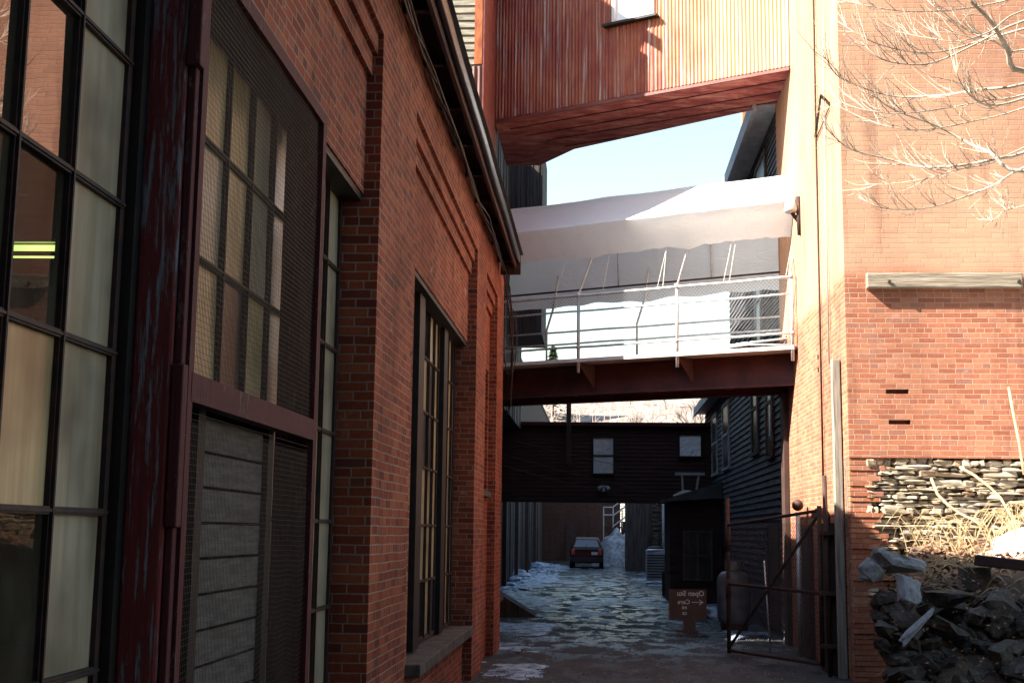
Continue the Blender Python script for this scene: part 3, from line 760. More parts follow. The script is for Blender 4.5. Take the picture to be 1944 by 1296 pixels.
# sag hoop end lamp on the mill wall beside the canopy
fl = thing('security_lamp', 'small round security lamp fixed to the mill wall at the canopy end', 'lamp', (3.0, 19.55, 6.75))
c = MB(); c.lathe((2.93, 19.5, 6.72), [(.01, .16), (.07, .14), (.10, .06), (.11, -.02), (.09, -.06), (.01, -.07)], 16); c.build('lamp_head', M['galv'], fl, smooth=True)
c = MB(); c.tube([(3.05, 19.5, 6.5), (2.98, 19.5, 6.6), (2.93, 19.5, 6.68)], .03, 8); c.tube([(3.03, 19.46, 6.9), (3.05, 19.46, 6.3)], .04, 8); c.build('bracket', M['iron_rust'], fl, smooth=True)

# ------------------------------------------------------------------ right brick mill
ml = thing('brick_mill', 'tall sunlit orange brick mill on the right with a rough stone base', 'mill', (5.5, 18.5, 0))
w = MB(); XW, YF = 3.06, 16.08
# front and side walls, leaving two putlog slots and the stone base open
def slotwall(xa, xb, za, zb): w.box(xa, xb, YF, YF+.3, za, zb)
TOP = 14.
slotwall(XW, 9.5, 3.55, TOP)
for (za, zb), (sa, sb) in (((3.49, 3.55), (3.53, 3.81)), ((3.11, 3.17), (3.55, 3.82))):
    w.box(XW, sa, YF, YF+.3, za, zb); w.box(sb, 9.5, YF, YF+.3, za, zb); w.box(sa, sb, YF+.12, YF+.3, za, zb)
slotwall(XW, 9.5, 3.17, 3.49); slotwall(XW, 9.5, 2.70, 3.11)
w.box(XW, XW+.3, YF+.3, 21.1, 0, TOP); w.box(XW, XW+.3, 21.1, 21.95, 5.0, TOP)
w.box(9.2, 9.5, YF+.3, 30, 0, TOP); w.box(XW+.3, 9.2, 29.7, 30, 0, TOP)
# toothed brick quoin beside the stone
hq = .0635; k = 0; z = 0; rq = random.Random(4)
while z < 2.70-.001:
    t = min(z+hq, 2.70)
    jag = .17+.10*noise.noise(Vector((k*.35, 3, 0)))+(.105 if (k//2) % 2 else 0)+max(0, (2.2-z))*.12*(1 if z < 2.2 else 0)
    if z > 2.45: jag = .33-.1*(k % 2)
    w.box(XW+.004, XW+.1+jag, YF+rq.uniform(.0, .03), YF+.29, z+.004, t-.003)
    z += hq; k += 1
w.build('wall', M['brick_right'], ml)
c = MB(); c.box(XW+.002, 9.4, YF+.16, YF+.28, 0, 2.695); c.build('foundation_core', M['mortar_dark'], ml)
c = MB(); c.box(XW-.1, 9.6, YF-.1, 30.1, TOP, TOP+.3); c.build('roof', M['roof'], ml)
# rubble stone base: each stone modelled, one wall
st = MB(); rs = random.Random(11); z = .9
def stone(mb, c, sx, sy, sz, rng, nu=9, nv=6, e=.45):
    vs = []; sd = rng.uniform(0, 99)
    for i in range(nv+1):
        v = math.pi*i/nv
        for j in range(nu):
            u = 2*math.pi*j/nu
            p = Vector((math.sin(v)*math.cos(u), math.sin(v)*math.sin(u), math.cos(v)))
            p = Vector([math.copysign(abs(q)**e, q) for q in p])
            f = 1+.40*noise.noise(p*1.3+Vector((sd, 0, 0)))+.14*noise.noise(p*3.5+Vector((0, sd, 0)))
            vs.append(Vector(c)+Vector((p.x*sx*f, p.y*sy*f, p.z*sz*f)))
    mb.add(vs, [(i*nu+j, i*nu+(j+1) % nu, (i+1)*nu+(j+1) % nu, (i+1)*nu+j) for i in range(nv) for j in range(nu)])
while z < 2.66:
    hh = rs.choice([.028, .036, .045, .055, .07, .095, .04]); x = XW+.2
    while x < 7.2:
        ll = rs.choice([rs.uniform(.07, .16), rs.uniform(.14, .42)])*(1 if hh < .09 else .8)
        dz = .03*noise.noise(Vector((x*1.2, z*2, 0))); mult = rs.choice([1, 1, 1, .6, .75])
        if rs.random() < .95 and z+hh*.5+dz < 2.69:
            stone(st, (x+ll/2, YF+.09+rs.uniform(-.01, .05), z+hh/2+dz), ll*.58, .09, hh*.64*mult, rs, 10, 7, .6)
        x += ll+rs.uniform(.0, .012)
    z += hh+.002
st.build('stone_base', M['stones'], ml)
# timber rail bolted to the front
c = MB(); c.box(3.32, 5.22, YF-.10, YF-.002, 4.81, 5.0); tb = c.build('timber_beam', M['timber'], None, bevel=.012); tag(centre(tb), 'weathered grey timber beam bolted flat across the sunlit brick front', 'beam')
for x in (3.59, 5.17):
    c = MB(); c.tube([(x, YF-.13, 4.88), (x, YF-.095, 4.88)], .022, 10); b = c.build('bolt', M['iron_rust'], None); b.parent = tb; b.matrix_parent_inverse = tb.matrix_world.inverted()
    b.data.transform(Matrix.Translation(-Vector(tb.location))); b.matrix_parent_inverse = Matrix.Identity(4)
# conduits on the side wall
def pipe(pts, r, mat, name, label, cat='pipe', group=None):
    c = MB(); c.tube(pts, r, 8); o = c.build(name, mat, smooth=True); return tag(centre(o), label, cat, group)
pipe([(3.03, 17.68, 13.5), (3.03, 17.66, 9.3), (3.03, 17.72, 7.4), (3.03, 17.75, 5.2), (3.03, 17.8, 2.55)], .014, M['iron_rust'], 'conduit', 'long thin rusty conduit running down the mill side, farther from the corner', 'conduit')
pipe([(3.03, 16.8, 13.5), (3.03, 16.75, 9.3), (3.03, 17.0, 8.2), (3.03, 17.1, 6.0), (3.03, 17.12, 4.0)], .010, M['galv'], 'conduit', 'thin pale wire conduit running down the mill side, nearer the corner', 'conduit')
br = thing('iron_bracket', 'angled black iron bracket jutting from the mill side high above the alley', 'bracket', (3.03, 17.3, 7.5))
c = MB(); a, b = Vector((3.02, 17.85, 7.35)), Vector((2.9, 16.62, 7.50)); c.bar((3.04, 17.85, 7.35), (2.93, 16.7, 7.56), .025); c.bar((3.04, 17.8, 7.30), (2.93, 16.72, 7.50), .015); c.bar((2.93, 16.7, 7.56), (3.05, 17.05, 7.62), .03)
c.build('arm', M['dark_trim'], br)
for z in (4.2, 4.02):
    c = MB(); c.box(3.052, 3.059, 18.1, 18.18, z, z+.06); o = c.build('wall_hole', M['dark_trim'], ml)

# ------------------------------------------------------------------ right clapboard building
cl = thing('clapboard_mill', 'dark grey clapboard mill building beyond the brick mill on the right', 'mill', (5.5, 30, 0))
w = MB(); CX = 3.10
w.box(CX, 9, 21.96, 30.6, 0, 9.2); w.box(CX, 9, 30.6, 38.2, 0, 5.25); w.box(CX, 3.3, 21.1, 21.95, 0, 4.98)
clap(w, (CX, 21.45), (CX, 30.6), 0, 5.0, (-1, 0), pitch=.125, lap=.03); clap(w, (CX, 21.97), (CX, 30.6), 5.0, 9.2, (-1, 0), pitch=.125, lap=.03)
clap(w, (CX, 30.6), (CX, 38.2), 0, 5.25, (-1, 0), pitch=.125, lap=.03)
w.build('wall', M['clap_grey'], cl)
c = MB(); c.box(2.98, 3.22, 21.13, 21.5, 0, 4.05); c.build('corner_post', M['trim_brown'], cl)
c = MB(); c.box(2.78, 9.2, 30.62, 38.4, 5.26, 5.38); c.box(2.74, 2.80, 30.6, 38.4, 5.18, 5.40)
c.box(2.72, 9.3, 21.9, 30.8, 9.21, 9.38); c.box(2.66, 2.74, 21.9, 30.82, 9.12, 9.42); c.build('eave', M['trim_grey'], cl)
c = MB(); c.prism([(2.72, 9.39), (9.3, 9.39), (6, 10.6)], 21.9, 30.8); c.build('roof', M['roof'], cl)
def cwin(y0, y1, z0, z1, trim, pane, tw_=.10):
    f = MB(); x = CX-.06
    f.box(x, CX-.005, y0, y0+tw_, z0, z1); f.box(x, CX-.005, y1-tw_, y1, z0, z1); f.box(x-.02, CX-.005, y0, y1, z0-.06, z0); f.box(x, CX-.005, y0+tw_, y1-tw_, (z0+z1)/2-.03, (z0+z1)/2+.03)
    f.box(x, CX-.005, y0+tw_, y1-tw_, z1-.1, z1)
    o = f.build('window', trim, cl)
    p = MB(); p.quad((CX-.04, y0+tw_, z0), (CX-.04, y1-tw_, z0), (CX-.04, y1-tw_, z1), (CX-.04, y0+tw_, z1)); p.build('pane', pane, o)
cwin(34.0, 35.6, 3.35, 4.95, M['trim_grey'], M['pane_dark']); cwin(30.9, 32.5, 3.35, 4.95, M['trim_grey'], M['pane_dark'])
cwin(25.1, 26.3, 3.35, 5.1, M['trim_brown'], M['pane_dark'], .2)
cwin(23.0, 24.0, 3.15, 5.1, M['trim_brown'], M['pane_dark'], .14); cwin(23.4, 25.0, 7.2, 8.9, M['trim_brown'], M['pane_dark'], .14); cwin(24.4, 25.4, 5.4, 7.1, M['trim_grey'], M['pane_dark'], .12)
c = MB(); c.add([(CX-.05, 23.3, 3.5), (CX-.05, 23.5, 3.5), (CX-.05, 23.42, 5.0)], [(0, 1, 2)]); c.build('torn_blind', M['white_cloth'], cl)
c = MB(); c.box(CX-.04, CX-.012, 22.6, 24.1, 1.9, 1.97); c.box(CX-.05, CX-.01, 22.6, 22.72, .1, 1.9); c.box(CX-.05, CX-.01, 24.0, 24.12, .1, 1.9); c.box(CX-.035, CX-.008, 22.72, 24.0, .1, 1.9)
c.build('door', M['trim_brown'], cl)

# ------------------------------------------------------------------ rear timber bridge
rb_ = thing('timber_bridge', 'dark red clapboard bridge closing the far end of the alley', 'bridge', (.1, 37, 2.6))
w = MB(); w.box(-3.0, 3.095, 36.03, 38.4, 2.64, 4.70); clap(w, (-3.0, 36.03), (3.095, 36.03), 2.64, 4.70, (0, -1), pitch=.11, lap=.02)
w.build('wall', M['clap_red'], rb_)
c = MB(); c.box(-3.1, 3.09, 35.85, 38.6, 4.702, 4.80); c.build('roof', M['red_wood'], rb_)
c = MB(); c.box(-3.0, 3.09, 35.98, 36.02, 2.56, 2.66); c.build('bottom_board', M['dark_trim'], rb_)
def bwin(x0, x1, z0, z1, pane, meet=True):
    f = MB(); y = 35.99
    for a in (x0-.04, x1): f.box(a, a+.04, y-.04, y+.02, z0-.04, z1+.04)
    f.box(x0, x1, y-.04, y+.02, z1, z1+.04); f.box(x0, x1, y-.06, y+.02, z0-.05, z0)
    if meet: f.box(x0, x1, y-.035, y+.02, (z0+z1)/2-.02, (z0+z1)/2+.02)
    o = f.build('window', M['dark_trim'], rb_)
    p = MB(); n = 8; vs = [(x0+(x1-x0)*i/n, y-.012+.012*noise.noise(Vector((i*.9, j*.9, x0))), z0+(z1-z0)*j/n) for j in range(n+1) for i in range(n+1)]
    p.add(vs, [(j*(n+1)+i, j*(n+1)+i+1, (j+1)*(n+1)+i+1, (j+1)*(n+1)+i) for j in range(n) for i in range(n)]); p.build('pane', pane, o)
bwin(-.20, .35, 3.38, 4.36, M['sheeting']); bwin(2.20, 2.78, 3.88, 4.45, M['white_cloth'], False)
po = MB(); po.box(-.95, -.82, 35.55, 35.68, 3.6, 6.1); tag(centre(po.build('timber_pole', M['trim_brown'])), 'dark upright pole standing in front of the far bridge roof', 'pole')
sp = thing('twin_floodlight', 'twin headed floodlight under the far bridge window', 'floodlight', (.09, 35.9, 2.95))
for s in (-1, 1):
    c = MB(); c.tube([(.09+s*.04, 35.95, 3.02), (.09+s*.10, 35.86, 2.99), (.09+s*.15, 35.80, 2.93)], [.02, .045, .065], 10); c.build('lamp_head', M['trim_grey'], sp, smooth=True)
c = MB(); c.box(.05, .13, 35.94, 35.975, 2.88, 3.05); c.build('mount', M['trim_grey'], sp)
# slack wires across the alley in front of the rear bridge
for k, (a, b, lab) in enumerate((((-3.05, 34.5, 4.35), (3.0, 35.4, 3.2), 'uppermost of the thin slack wires before the far dark bridge'), ((-3.05, 34.0, 3.9), (2.6, 35.2, 2.7), 'middle one of the thin slack wires before the far dark bridge'), ((-3.05, 33.5, 3.6), (2.4, 35.2, 2.45), 'lowest of the thin slack wires before the far dark bridge'))):
    a, b = Vector(a), Vector(b); pts = [a.lerp(b, t/12)-Vector((0, 0, .12*math.sin(t/12*math.pi))) for t in range(13)]
    pipe(pts, .007, M['iron_rust'], 'overhead_wire', lab, 'wire', 'slack wires before the far bridge')

# ------------------------------------------------------------------ things in the shaded alley
# lean-to shed
sh = thing('timber_shed', 'small dark timber shed with a glazed door below the far bridge', 'shed', (2.4, 34, 0))
w = MB(); w.box(1.75, 3.06, 33.0, 35.7, 0, 2.62); clap(w, (1.75, 33.0), (2.0, 33.0), 0, 2.6, (0, -1), pitch=.2); w.build('wall', M['clap_red'], sh)
c = MB(); c.prism([(1.6, 2.60), (3.07, 3.05), (3.07, 2.64), (1.6, 2.54)], 32.8, 35.8); c.build('roof', M['roof'], sh)
f = MB()
for x in (2.10, 2.45, 2.80): f.box(x-.02, x+.02, 32.94, 32.99, .6, 1.8)
for z in (.6, 1.2, 1.8): f.box(2.08, 2.82, 32.945, 32.985, z-.02, z+.02)
o = f.build('window', M['grey_slat'], sh); p = MB(); p.quad((2.1, 32.992, .6), (2.8, 32.992, .6), (2.8, 32.992, 1.8), (2.1, 32.992, 1.8)); p.build('pane', M['pane_dark'], o)
f = MB(); nn = 10; vs = []
f.prism([(1.86+.44*t/8, 2.72+.09*math.sin(t/8*2.4)+.04*t/8) for t in range(9)]+[(2.30, 2.70), (1.86, 2.66)], 32.85, 33.4); f.build('snow_cap', M['snow_clean'], sh)
tr = thing('trestle', 'pale trestle frame standing on the shed roof against the bridge', 'trestle', (2.35, 34.6, 2.95))
c = MB(); c.box(1.98, 2.76, 34.4, 34.5, 3.28, 3.35); c.build('top_bar', M['trim_grey'], tr)
for x0_, x1_ in ((2.16, 2.18), (2.60, 2.54)):
    c = MB(); c.bar((x0_, 34.45, 3.28), (x1_, 34.45, 2.88), .055); c.build('leg', M['trim_grey'], tr)
# ventilating unit with snow
bn = thing('air_conditioner', 'grey air conditioning unit with snow on top beside the far pipes', 'air conditioner', (1.95, 46.5, 0))
c = MB(); c.box(1.62, 2.30, 46.2, 46.9, .08, 1.12); c.build('cabinet', M['trim_grey'], bn, bevel=.03)
c = MB()
for k in range(9): c.box(1.64, 2.28, 46.175, 46.198, .2+k*.095, .235+k*.095)
c.build('grille', M['dark_trim'], bn)
c = MB(); c.lathe((1.96, 46.55, 1.12), [(.3, 0), (.3, .1), (.24, .15), (.02, .17)], 16); c.build('fan_cowl', M['dark_trim'], bn, smooth=True)
c = MB(); stone(c, (1.96, 46.5, 1.15), .33, .33, .035, random.Random(2), 14, 6); c.build('snow_cap', M['snow_clean'], bn, smooth=True)
c = MB(); c.box(1.75, 1.98, 37.1, 37.4, 0, .64); c.box(1.74, 1.99, 37.09, 37.41, .64, .66); tag(centre(c.build('wooden_box', M['cardboard'], bevel=.01)), 'upright brown box standing on the snow before the grey unit', 'box')
# cardboard sign
sg = thing('cardboard_sign', 'hand lettered brown cardboard sign with a white arrow propped in the alley', 'sign', (1.56, 23.6, 0), 0)
c = MB(); c.box(-.33, .34, -.012, 0, .22, .76); bd = c.build('board', M['cardboard'], sg, local=True)
c = MB(); c.box(-.08, .14, -.03, -.014, .0, .24); c.box(-.2, .2, .02, .3, 0, .03); c.bar((0, .01, .6), (0, .3, .02), .03); c.build('stand', M['cardboard'], sg, local=True)
def text(body, xr, z, size, parent):
    cu = bpy.data.curves.new('t', 'FONT'); cu.body = body; cu.size = size; cu.extrude = .0012; cu.offset = .002
    to = bpy.data.objects.new('t', cu); COL.objects.link(to); bpy.context.view_layer.update()
    me = bpy.data.meshes.new_from_object(to.evaluated_get(bpy.context.evaluated_depsgraph_get())); bpy.data.objects.remove(to)
    me.transform(Matrix(((-1, 0, 0, xr), (0, 0, 1, -.0145), (0, 1, 0, z), (0, 0, 0, 1)))); me.flip_normals()
    me.materials.clear(); me.materials.append(M['chalk'])
    o = bpy.data.objects.new('lettering', me); COL.objects.link(o); o.parent = parent
text('Open Stu', .30, .645, .125, bd); text('Cera', .045, .50, .11, bd); text('mi', -.01, .41, .09, bd); text('cs', -.01, .31, .10, bd)
c = MB(); c.box(.08, .26, -.0155, -.013, .525, .537); c.obox((.245, -.0142, .55), (.035, 0, -.025), (0, .0012, 0), (.004, 0, .0056)); c.obox((.245, -.0142, .512), (.035, 0, .025), (0, .0012, 0), (-.004, 0, .0056)); c.build('arrow', M['chalk'], bd, local=True)
# propane tank
tk = thing('propane_tank', 'pale grey upright propane tank with a snowy shoulder behind the gate', 'gas tank', (2.46, 24.3, 0))
c = MB(); pr = [(.01, .09), (.22, .11), (.29, .18), (.31, .26), (.31, .9), (.29, .98), (.22, 1.05), (.10, 1.08), (.01, 1.085)]
c.lathe((2.46, 24.3, 0), pr, 28); c.build('body', M['tank'], tk, smooth=True)
c = MB(); c.lathe((2.46, 24.3, 0), [(.15, 1.05), (.16, 1.25), (.145, 1.25), (.14, 1.06)], 20); c.build('collar', M['tank'], tk, smooth=True)
c = MB(); c.lathe((2.46, 24.3, 0), [(.24, .0), (.26, .12), (.22, .14), (.2, 0)], 20); c.build('foot_ring', M['iron_rust'], tk)
# gate
gtx = thing('chain_link_gate', 'rusty chain link gate standing open across the right of the alley', 'gate', (2.35, 18, 0))
GA, GB = Vector((1.89, 19.45, 0)), Vector((2.79, 16.75, 0)); gu = (GB-GA).normalized(); GW = (GB-GA).length
def gp(s, z, d=0): return GA+gu*s+Vector((0, 0, z))+gu.cross(Vector((0, 0, 1)))*d
c = MB(); c.tube([gp(0, .02), gp(0, 2.28)], .032, 10); c.tube([gp(0, 1.5), gp(.0, 1.9)], .04, 8); c.tube([gp(0, .8), gp(0, 1.1)], .04, 8); c.build('stile', M['iron_rust'], gtx, smooth=True)
c = MB(); c.tube([gp(GW, .12), gp(GW, 2.12)], .03, 10); c.build('stile', M['iron_rust'], gtx, smooth=True)
for a, b in (((.03, 1.88), (GW, 2.06)), ((.03, 1.02), (GW, 1.02)), ((.03, .06), (GW, .14)), ((.03, .12), (GW, 2.02))):
    c = MB(); c.tube([gp(*a), gp(*b)], .022, 8); c.build('rail', M['iron_rust'], gtx, smooth=True)
c = MB(); diamonds(c, gp(.03, .1, .02), gu, Z3, GW-.05, 1.8, .062, .0024); c.build('chain_link_mesh', M['chain_rust'], gtx)
for z in (.35, 1.0, 1.75):
    c = MB(); c.box(2.76, 2.98, 16.6, 16.7, z, z+.05); c.build('hinge', M['iron_rust'], gtx)
pipe([(2.87, 16.66, 0), (2.85, 16.66, 2.5)], .03, M['iron_rust'], 'gate_post', 'slim rusty pole carrying the hinges of the gate', 'post')
c = MB(); c.box(2.945, 3.045, 16.44, 16.56, 0, 3.97); o = c.build('timber_post', M['timber_v'], bevel=.008); tag(centre(o), 'tall weathered grey post at the near corner of the brick mill', 'post')
c = MB(); c.box(2.90, 3.05, 16.70, 17.5, 0, 1.9); c.build('boarded_panel', M['trim_brown'], ml)
c = MB(); c.box(2.98, 3.055, 18.9, 19.5, 0, 1.85); c.build('boarded_panel', M['trim_brown'], ml)
pm = thing('pole_lamp', 'small round headed lamp on a short pipe rising above the gate', 'lamp', (2.9, 19.4, 0))
c = MB(); c.tube([(2.92, 19.4, 0), (2.92, 19.4, 2.08)], .035, 10); c.build('pole', M['galv'], pm, smooth=True)
c = MB(); c.tube([(2.92, 19.40, 2.18), (2.90, 19.28, 2.20)], [.085, .07], 14); c.build('lamp_head', M['trim_brown'], pm, smooth=True)
al = thing('alarm_bell', 'small domed bell with a yellow face beside the gate post', 'bell', (2.86, 17.4, 2.0))
c = MB(); c.lathe((2.95, 17.6, 1.98), [(.13, 0), (.12, .06), (.07, .12), (.01, .14)], 14); c.build('dome', M['iron_rust'], al, smooth=True)
c = MB(); c.lathe((2.93, 17.57, 1.90), [(.01, -.03), (.06, -.02), (.065, .04), (.01, .05)], 12); c.build('face', M['yellow'], al, smooth=True)
pipe([(2.55, 19.9, .0), (2.5, 20.1, 1.35)], .012, M['galv'], 'thin_rod', 'thin pale rod leaning behind the gate', 'rod')
# board ramp and bench by the left pier
rp = MB(); rp.add([(-2.9, 26.5, .0), (-1.75, 24.6, .0), (-1.75, 25.0, .0), (-2.9, 26.9, .85), (-2.9, 26.5, .85), (-1.75, 24.6, .05), (-1.7, 25.2, .05)], [(0, 1, 5, 4), (4, 5, 6, 3), (0, 4, 3), (1, 2, 6, 5)])
rp = MB(); rp.prism([(-2.95, 0), (-1.35, 0), (-1.35, .03), (-2.95, .95)], 27.0, 27.9); tag(centre(rp.build('wooden_ramp', M['board_wall'])), 'dark wooden ramp sloping down onto the ice beyond the left piers', 'ramp')
bk = thing('wooden_bench', 'small rough wooden bench against the end of the brick factory', 'bench', (-1.75, 21.3, 0))
c = MB(); c.box(-2.2, -1.62, 20.9, 21.8, .62, .70); c.build('seat', M['board_wall'], bk)
for y in (20.95, 21.65):
    c = MB(); c.box(-1.95, -1.68, y, y+.1, 0, .62); c.build('leg', M['board_wall'], bk)

# ------------------------------------------------------------------ car
car = thing('parked_car', 'dark red hatchback parked facing away at the far end of the alley', 'car', (-.68, 65.5, 0), 0)
c = MB()
def ring(y, wd, zb, zt, wt, zm):
    return [(-wd, y, zb), (-wd*1.02, y, zm), (-wt, y, zt-.06), (-wt*.9, y, zt), (wt*.9, y, zt), (wt, y, zt-.06), (wd*1.02, y, zm), (wd, y, zb)]
rings = [ring(-1.95, .74, .42, .85, .70, .62), ring(-2.0, .78, .30, .92, .74, .6), ring(-1.85, .80, .26, 1.0, .76, .62), ring(-1.55, .81, .26, 1.42, .60, .92), ring(-1.2, .82, .26, 1.50, .60, .94), ring(.2, .82, .26, 1.50, .60, .94), ring(.95, .82, .26, 1.02, .72, .9), ring(1.9, .78, .28, .86, .68, .7), ring(2.05, .7, .36, .7, .6, .6)]
vs = [v for r_ in rings for v in r_]
c.add(vs, [(i*8+j, i*8+(j+1) % 8, (i+1)*8+(j+1) % 8, (i+1)*8+j) for i in range(len(rings)-1) for j in range(8)]+[tuple(range(8)), tuple(range(71, 63, -1))])
c.build('body', M['car_red'], car, local=True, bevel=.03)
c = MB(); c.add([(-.62, -1.87, 1.03), (.62, -1.87, 1.03), (.50, -1.60, 1.38), (-.50, -1.60, 1.38)], [(0, 1, 2, 3)]); c.build('rear_window', M['car_glass'], car, local=True)
c = MB(); c.box(-.80, .80, -2.06, -1.95, .30, .50); c.build('bumper', M['rubber'], car, local=True, bevel=.03)
for s in (-1, 1):
    c = MB(); c.box(s*.66-.09, s*.66+.09, -2.02, -1.88, .66, .92); c.build('tail_lamp', M['tail'], car, local=True, bevel=.015)
    for y in (-1.25, 1.3):
        c = MB(); c.tube([(s*.62, y, .31), (s*.83, y, .31)], .31, 18); wh = c.build('wheel', M['rubber'], car, local=True)
        c = MB(); c.tube([(s*.82, y, .31), (s*.84, y, .31)], .19, 14); c.build('rim', M['galv'], wh, local=True)
c = MB(); c.box(.24, .54, -2.03, -1.99, .66, .80); c.build('number_plate', M['plate'], car, local=True)
c = MB(); c.box(-.01, .01, -1.90, -1.86, 1.02, 1.16); c.build('wiper', M['rubber'], car, local=True)
c = MB()
for s in (-1, 1): c.tube([(s*.56, -1.3, 1.54), (s*.56, .1, 1.54)], .018, 6)
c.build('roof_rail', M['rubber'], car, local=True)

# ------------------------------------------------------------------ far end of the alley
fb_ = thing('rear_brick_building', 'dull brick building closing the alley behind the parked car', 'building', (-3, 84, 0))
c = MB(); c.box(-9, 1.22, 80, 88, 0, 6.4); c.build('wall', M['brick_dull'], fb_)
c = MB(); c.box(-2.1, -1.5, 79.93, 79.99, 0, 2.2); c.build('door', M['trim_brown'], fb_); c = MB(); c.box(-9.2, 1.26, 79.8, 88.2, 6.4, 6.6); c.build('roof', M['roof'], fb_)
pb_ = thing('pale_house', 'small patch of sunlit pale house glimpsed past the far staircase', 'house', (3, 103, 0))
c = MB(); c.box(.4, 6, 100, 106, 0, 6.4); clap(c, (.4, 100), (6, 100), 0, 6.4, (0, -1), pitch=.2); c.build('wall', simple('pale_siding', (.6, .5, .4), (.7, .6, .5), 2, .8), pb_); c = MB(); c.prism([(0, 6.4), (6.4, 6.4), (3.2, 7.2)], 99.7, 106.3); c.build('roof', M['roof'], pb_)
ss = thing('metal_staircase', 'grey metal staircase with a railed landing at the far end of the alley', 'staircase', (.8, 75, 0))
c = MB(); c.box(.15, 1.3, 75, 76.5, 2.0, 2.1); c.build('landing', M['iron_rust'], ss)
for x in (.17, .72, 1.25):
    c = MB(); c.tube([(x, 75, 0 if x < .5 else 2.0), (x, 75, 3.2)], .035, 8); c.build('post', M['galv'], ss)
for z in (3.2, 2.75):
    c = MB(); c.tube([(.17, 75, z), (.72, 75, z)], .03, 8); c.build('rail', M['galv'], ss)
for dz in (1.1, .6, 0):
    c = MB(); c.tube([(.72, 75, 2.1+dz), (2.4, 75, 3.4+dz)], .04, 8); c.build('stair_rail', M['galv'], ss)
fw = thing('low_far_wall', 'low dark wall closing the gap behind the far snow bank', 'wall', (1.9, 78, 0)); c = MB(); c.box(1.23, 2.6, 77.8, 78.2, 0, 2.35); c.build('masonry', M['far'], fw); c = MB(); c.box(1.2, 2.65, 77.75, 78.25, 2.35, 2.42); c.build('coping', M['roof'], fw)
fg = thing('dark_gate', 'dark plank gate filling the gap beside the rough stone pillar', 'gate', (2.7, 66, 0)); c = MB(); c.box(2.26, 3.1, 66, 66.1, 0, 3.4); c.build('planks', M['board_wall'], fg)
sb = MB(); rs2 = random.Random(8)
vs = []; n = 28
for j in range(n+1):
    for i in range(n+1):
        u, v = i/n*2-1, j/n*2-1; r2 = max(0, 1-u*u-v*v)
        vs.append((1.0+1.5*u, 71.5+3*v, 1.75*r2**.7*(1+.35*noise.noise(Vector((u*3, v*3, 2))))-.02))
sb.add(vs, [(j*(n+1)+i, j*(n+1)+i+1, (j+1)*(n+1)+i+1, (j+1)*(n+1)+i) for j in range(n) for i in range(n)])
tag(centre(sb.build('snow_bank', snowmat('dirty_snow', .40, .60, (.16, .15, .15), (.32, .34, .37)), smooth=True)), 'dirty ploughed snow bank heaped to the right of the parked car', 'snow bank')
ds = thing('far_shed', 'dark upright shed beyond the far bridge, right of the snow bank', 'shed', (1.75, 60, 0)); c = MB(); c.box(1.2, 2.25, 60, 64, 0, 4.5); c.build('wall', M['board_wall'], ds); c = MB(); c.box(1.1, 2.35, 59.9, 64.1, 4.5, 4.62); c.build('roof', M['roof'], ds)
cs = thing('stone_pillar', 'rough grey stone pillar beside the far dark shed', 'pillar', (2.6, 57, 0)); c = MB(); rz = random.Random(6); z = 0
while z < 4.3:
    stone(c, (2.45, 57, z+.1), .17, .17, .12, rz); stone(c, (2.75, 57, z+.14), .17, .17, .12, rz); z += .2
c.build('stonework', M['rock_dark'], cs)
pipe([(2.42, 50, 0), (2.42, 50, 3.9)], .06, M['trim_grey'], 'drain_pipe', 'pale grey drain pipe standing beside the air conditioning unit', 'pipe')
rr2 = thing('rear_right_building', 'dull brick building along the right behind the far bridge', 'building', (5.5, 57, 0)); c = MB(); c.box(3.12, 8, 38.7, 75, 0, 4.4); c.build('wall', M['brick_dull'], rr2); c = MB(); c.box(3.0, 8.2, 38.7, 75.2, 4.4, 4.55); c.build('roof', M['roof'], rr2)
# debris and snow lumps at wall foots
rk = random.Random(21)
lump = [(-2.85, 41.5, .22), (-2.7, 43, .2), (-2.95, 45, .3), (-3.0, 47.8, .5), (-2.6, 46.5, .22), (-2.9, 50, .28), (-2.95, 60, .55), (-2.3, 38.9, .16), (-1.25, 19.1, .10), (2.3, 22.3, .13), (2.35, 27.9, .35)]
for k, (x, y, r_) in enumerate(lump):
    c = MB(); stone(c, (x, y, r_*.15), r_, r_*1.6, r_*.5, rk, 18, 12, .9)
    lab = 'heap of pushed up snow at the foot of the left board fence' if k < 8 else ['small lump of snow at the foot of the nearest left pier end', 'lump of snow on the ground just behind the chain link gate', 'sloping heap of snow behind the cardboard sign'][k-8]
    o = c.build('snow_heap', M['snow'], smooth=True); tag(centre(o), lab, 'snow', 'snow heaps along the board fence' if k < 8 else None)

gr_ = MB(); rgv = random.Random(77)
for k in range(2600):
    y = 15+rgv.random()**1.6*22; x = rgv.uniform(-1.5, 2.9); s_ = rgv.uniform(.006, .022)
    p = Vector((x, y, s_*.3)); a = rgv.uniform(0, 6.3); u = Vector((math.cos(a), math.sin(a), 0))*s_; v = Vector((-math.sin(a), math.cos(a), 0))*s_*.7; t_ = Vector((0, 0, s_*.8))
    gr_.add([p-u, p+v, p+u, p-v, p+t_], [(0, 1, 4), (1, 2, 4), (2, 3, 4), (3, 0, 4)])
tag(gr_.build('gravel', simple('grit', (.05, .045, .04), (.22, .20, .18), 3, .9)), 'loose grit and pebbles scattered on the alley floor', 'gravel', kind='stuff')
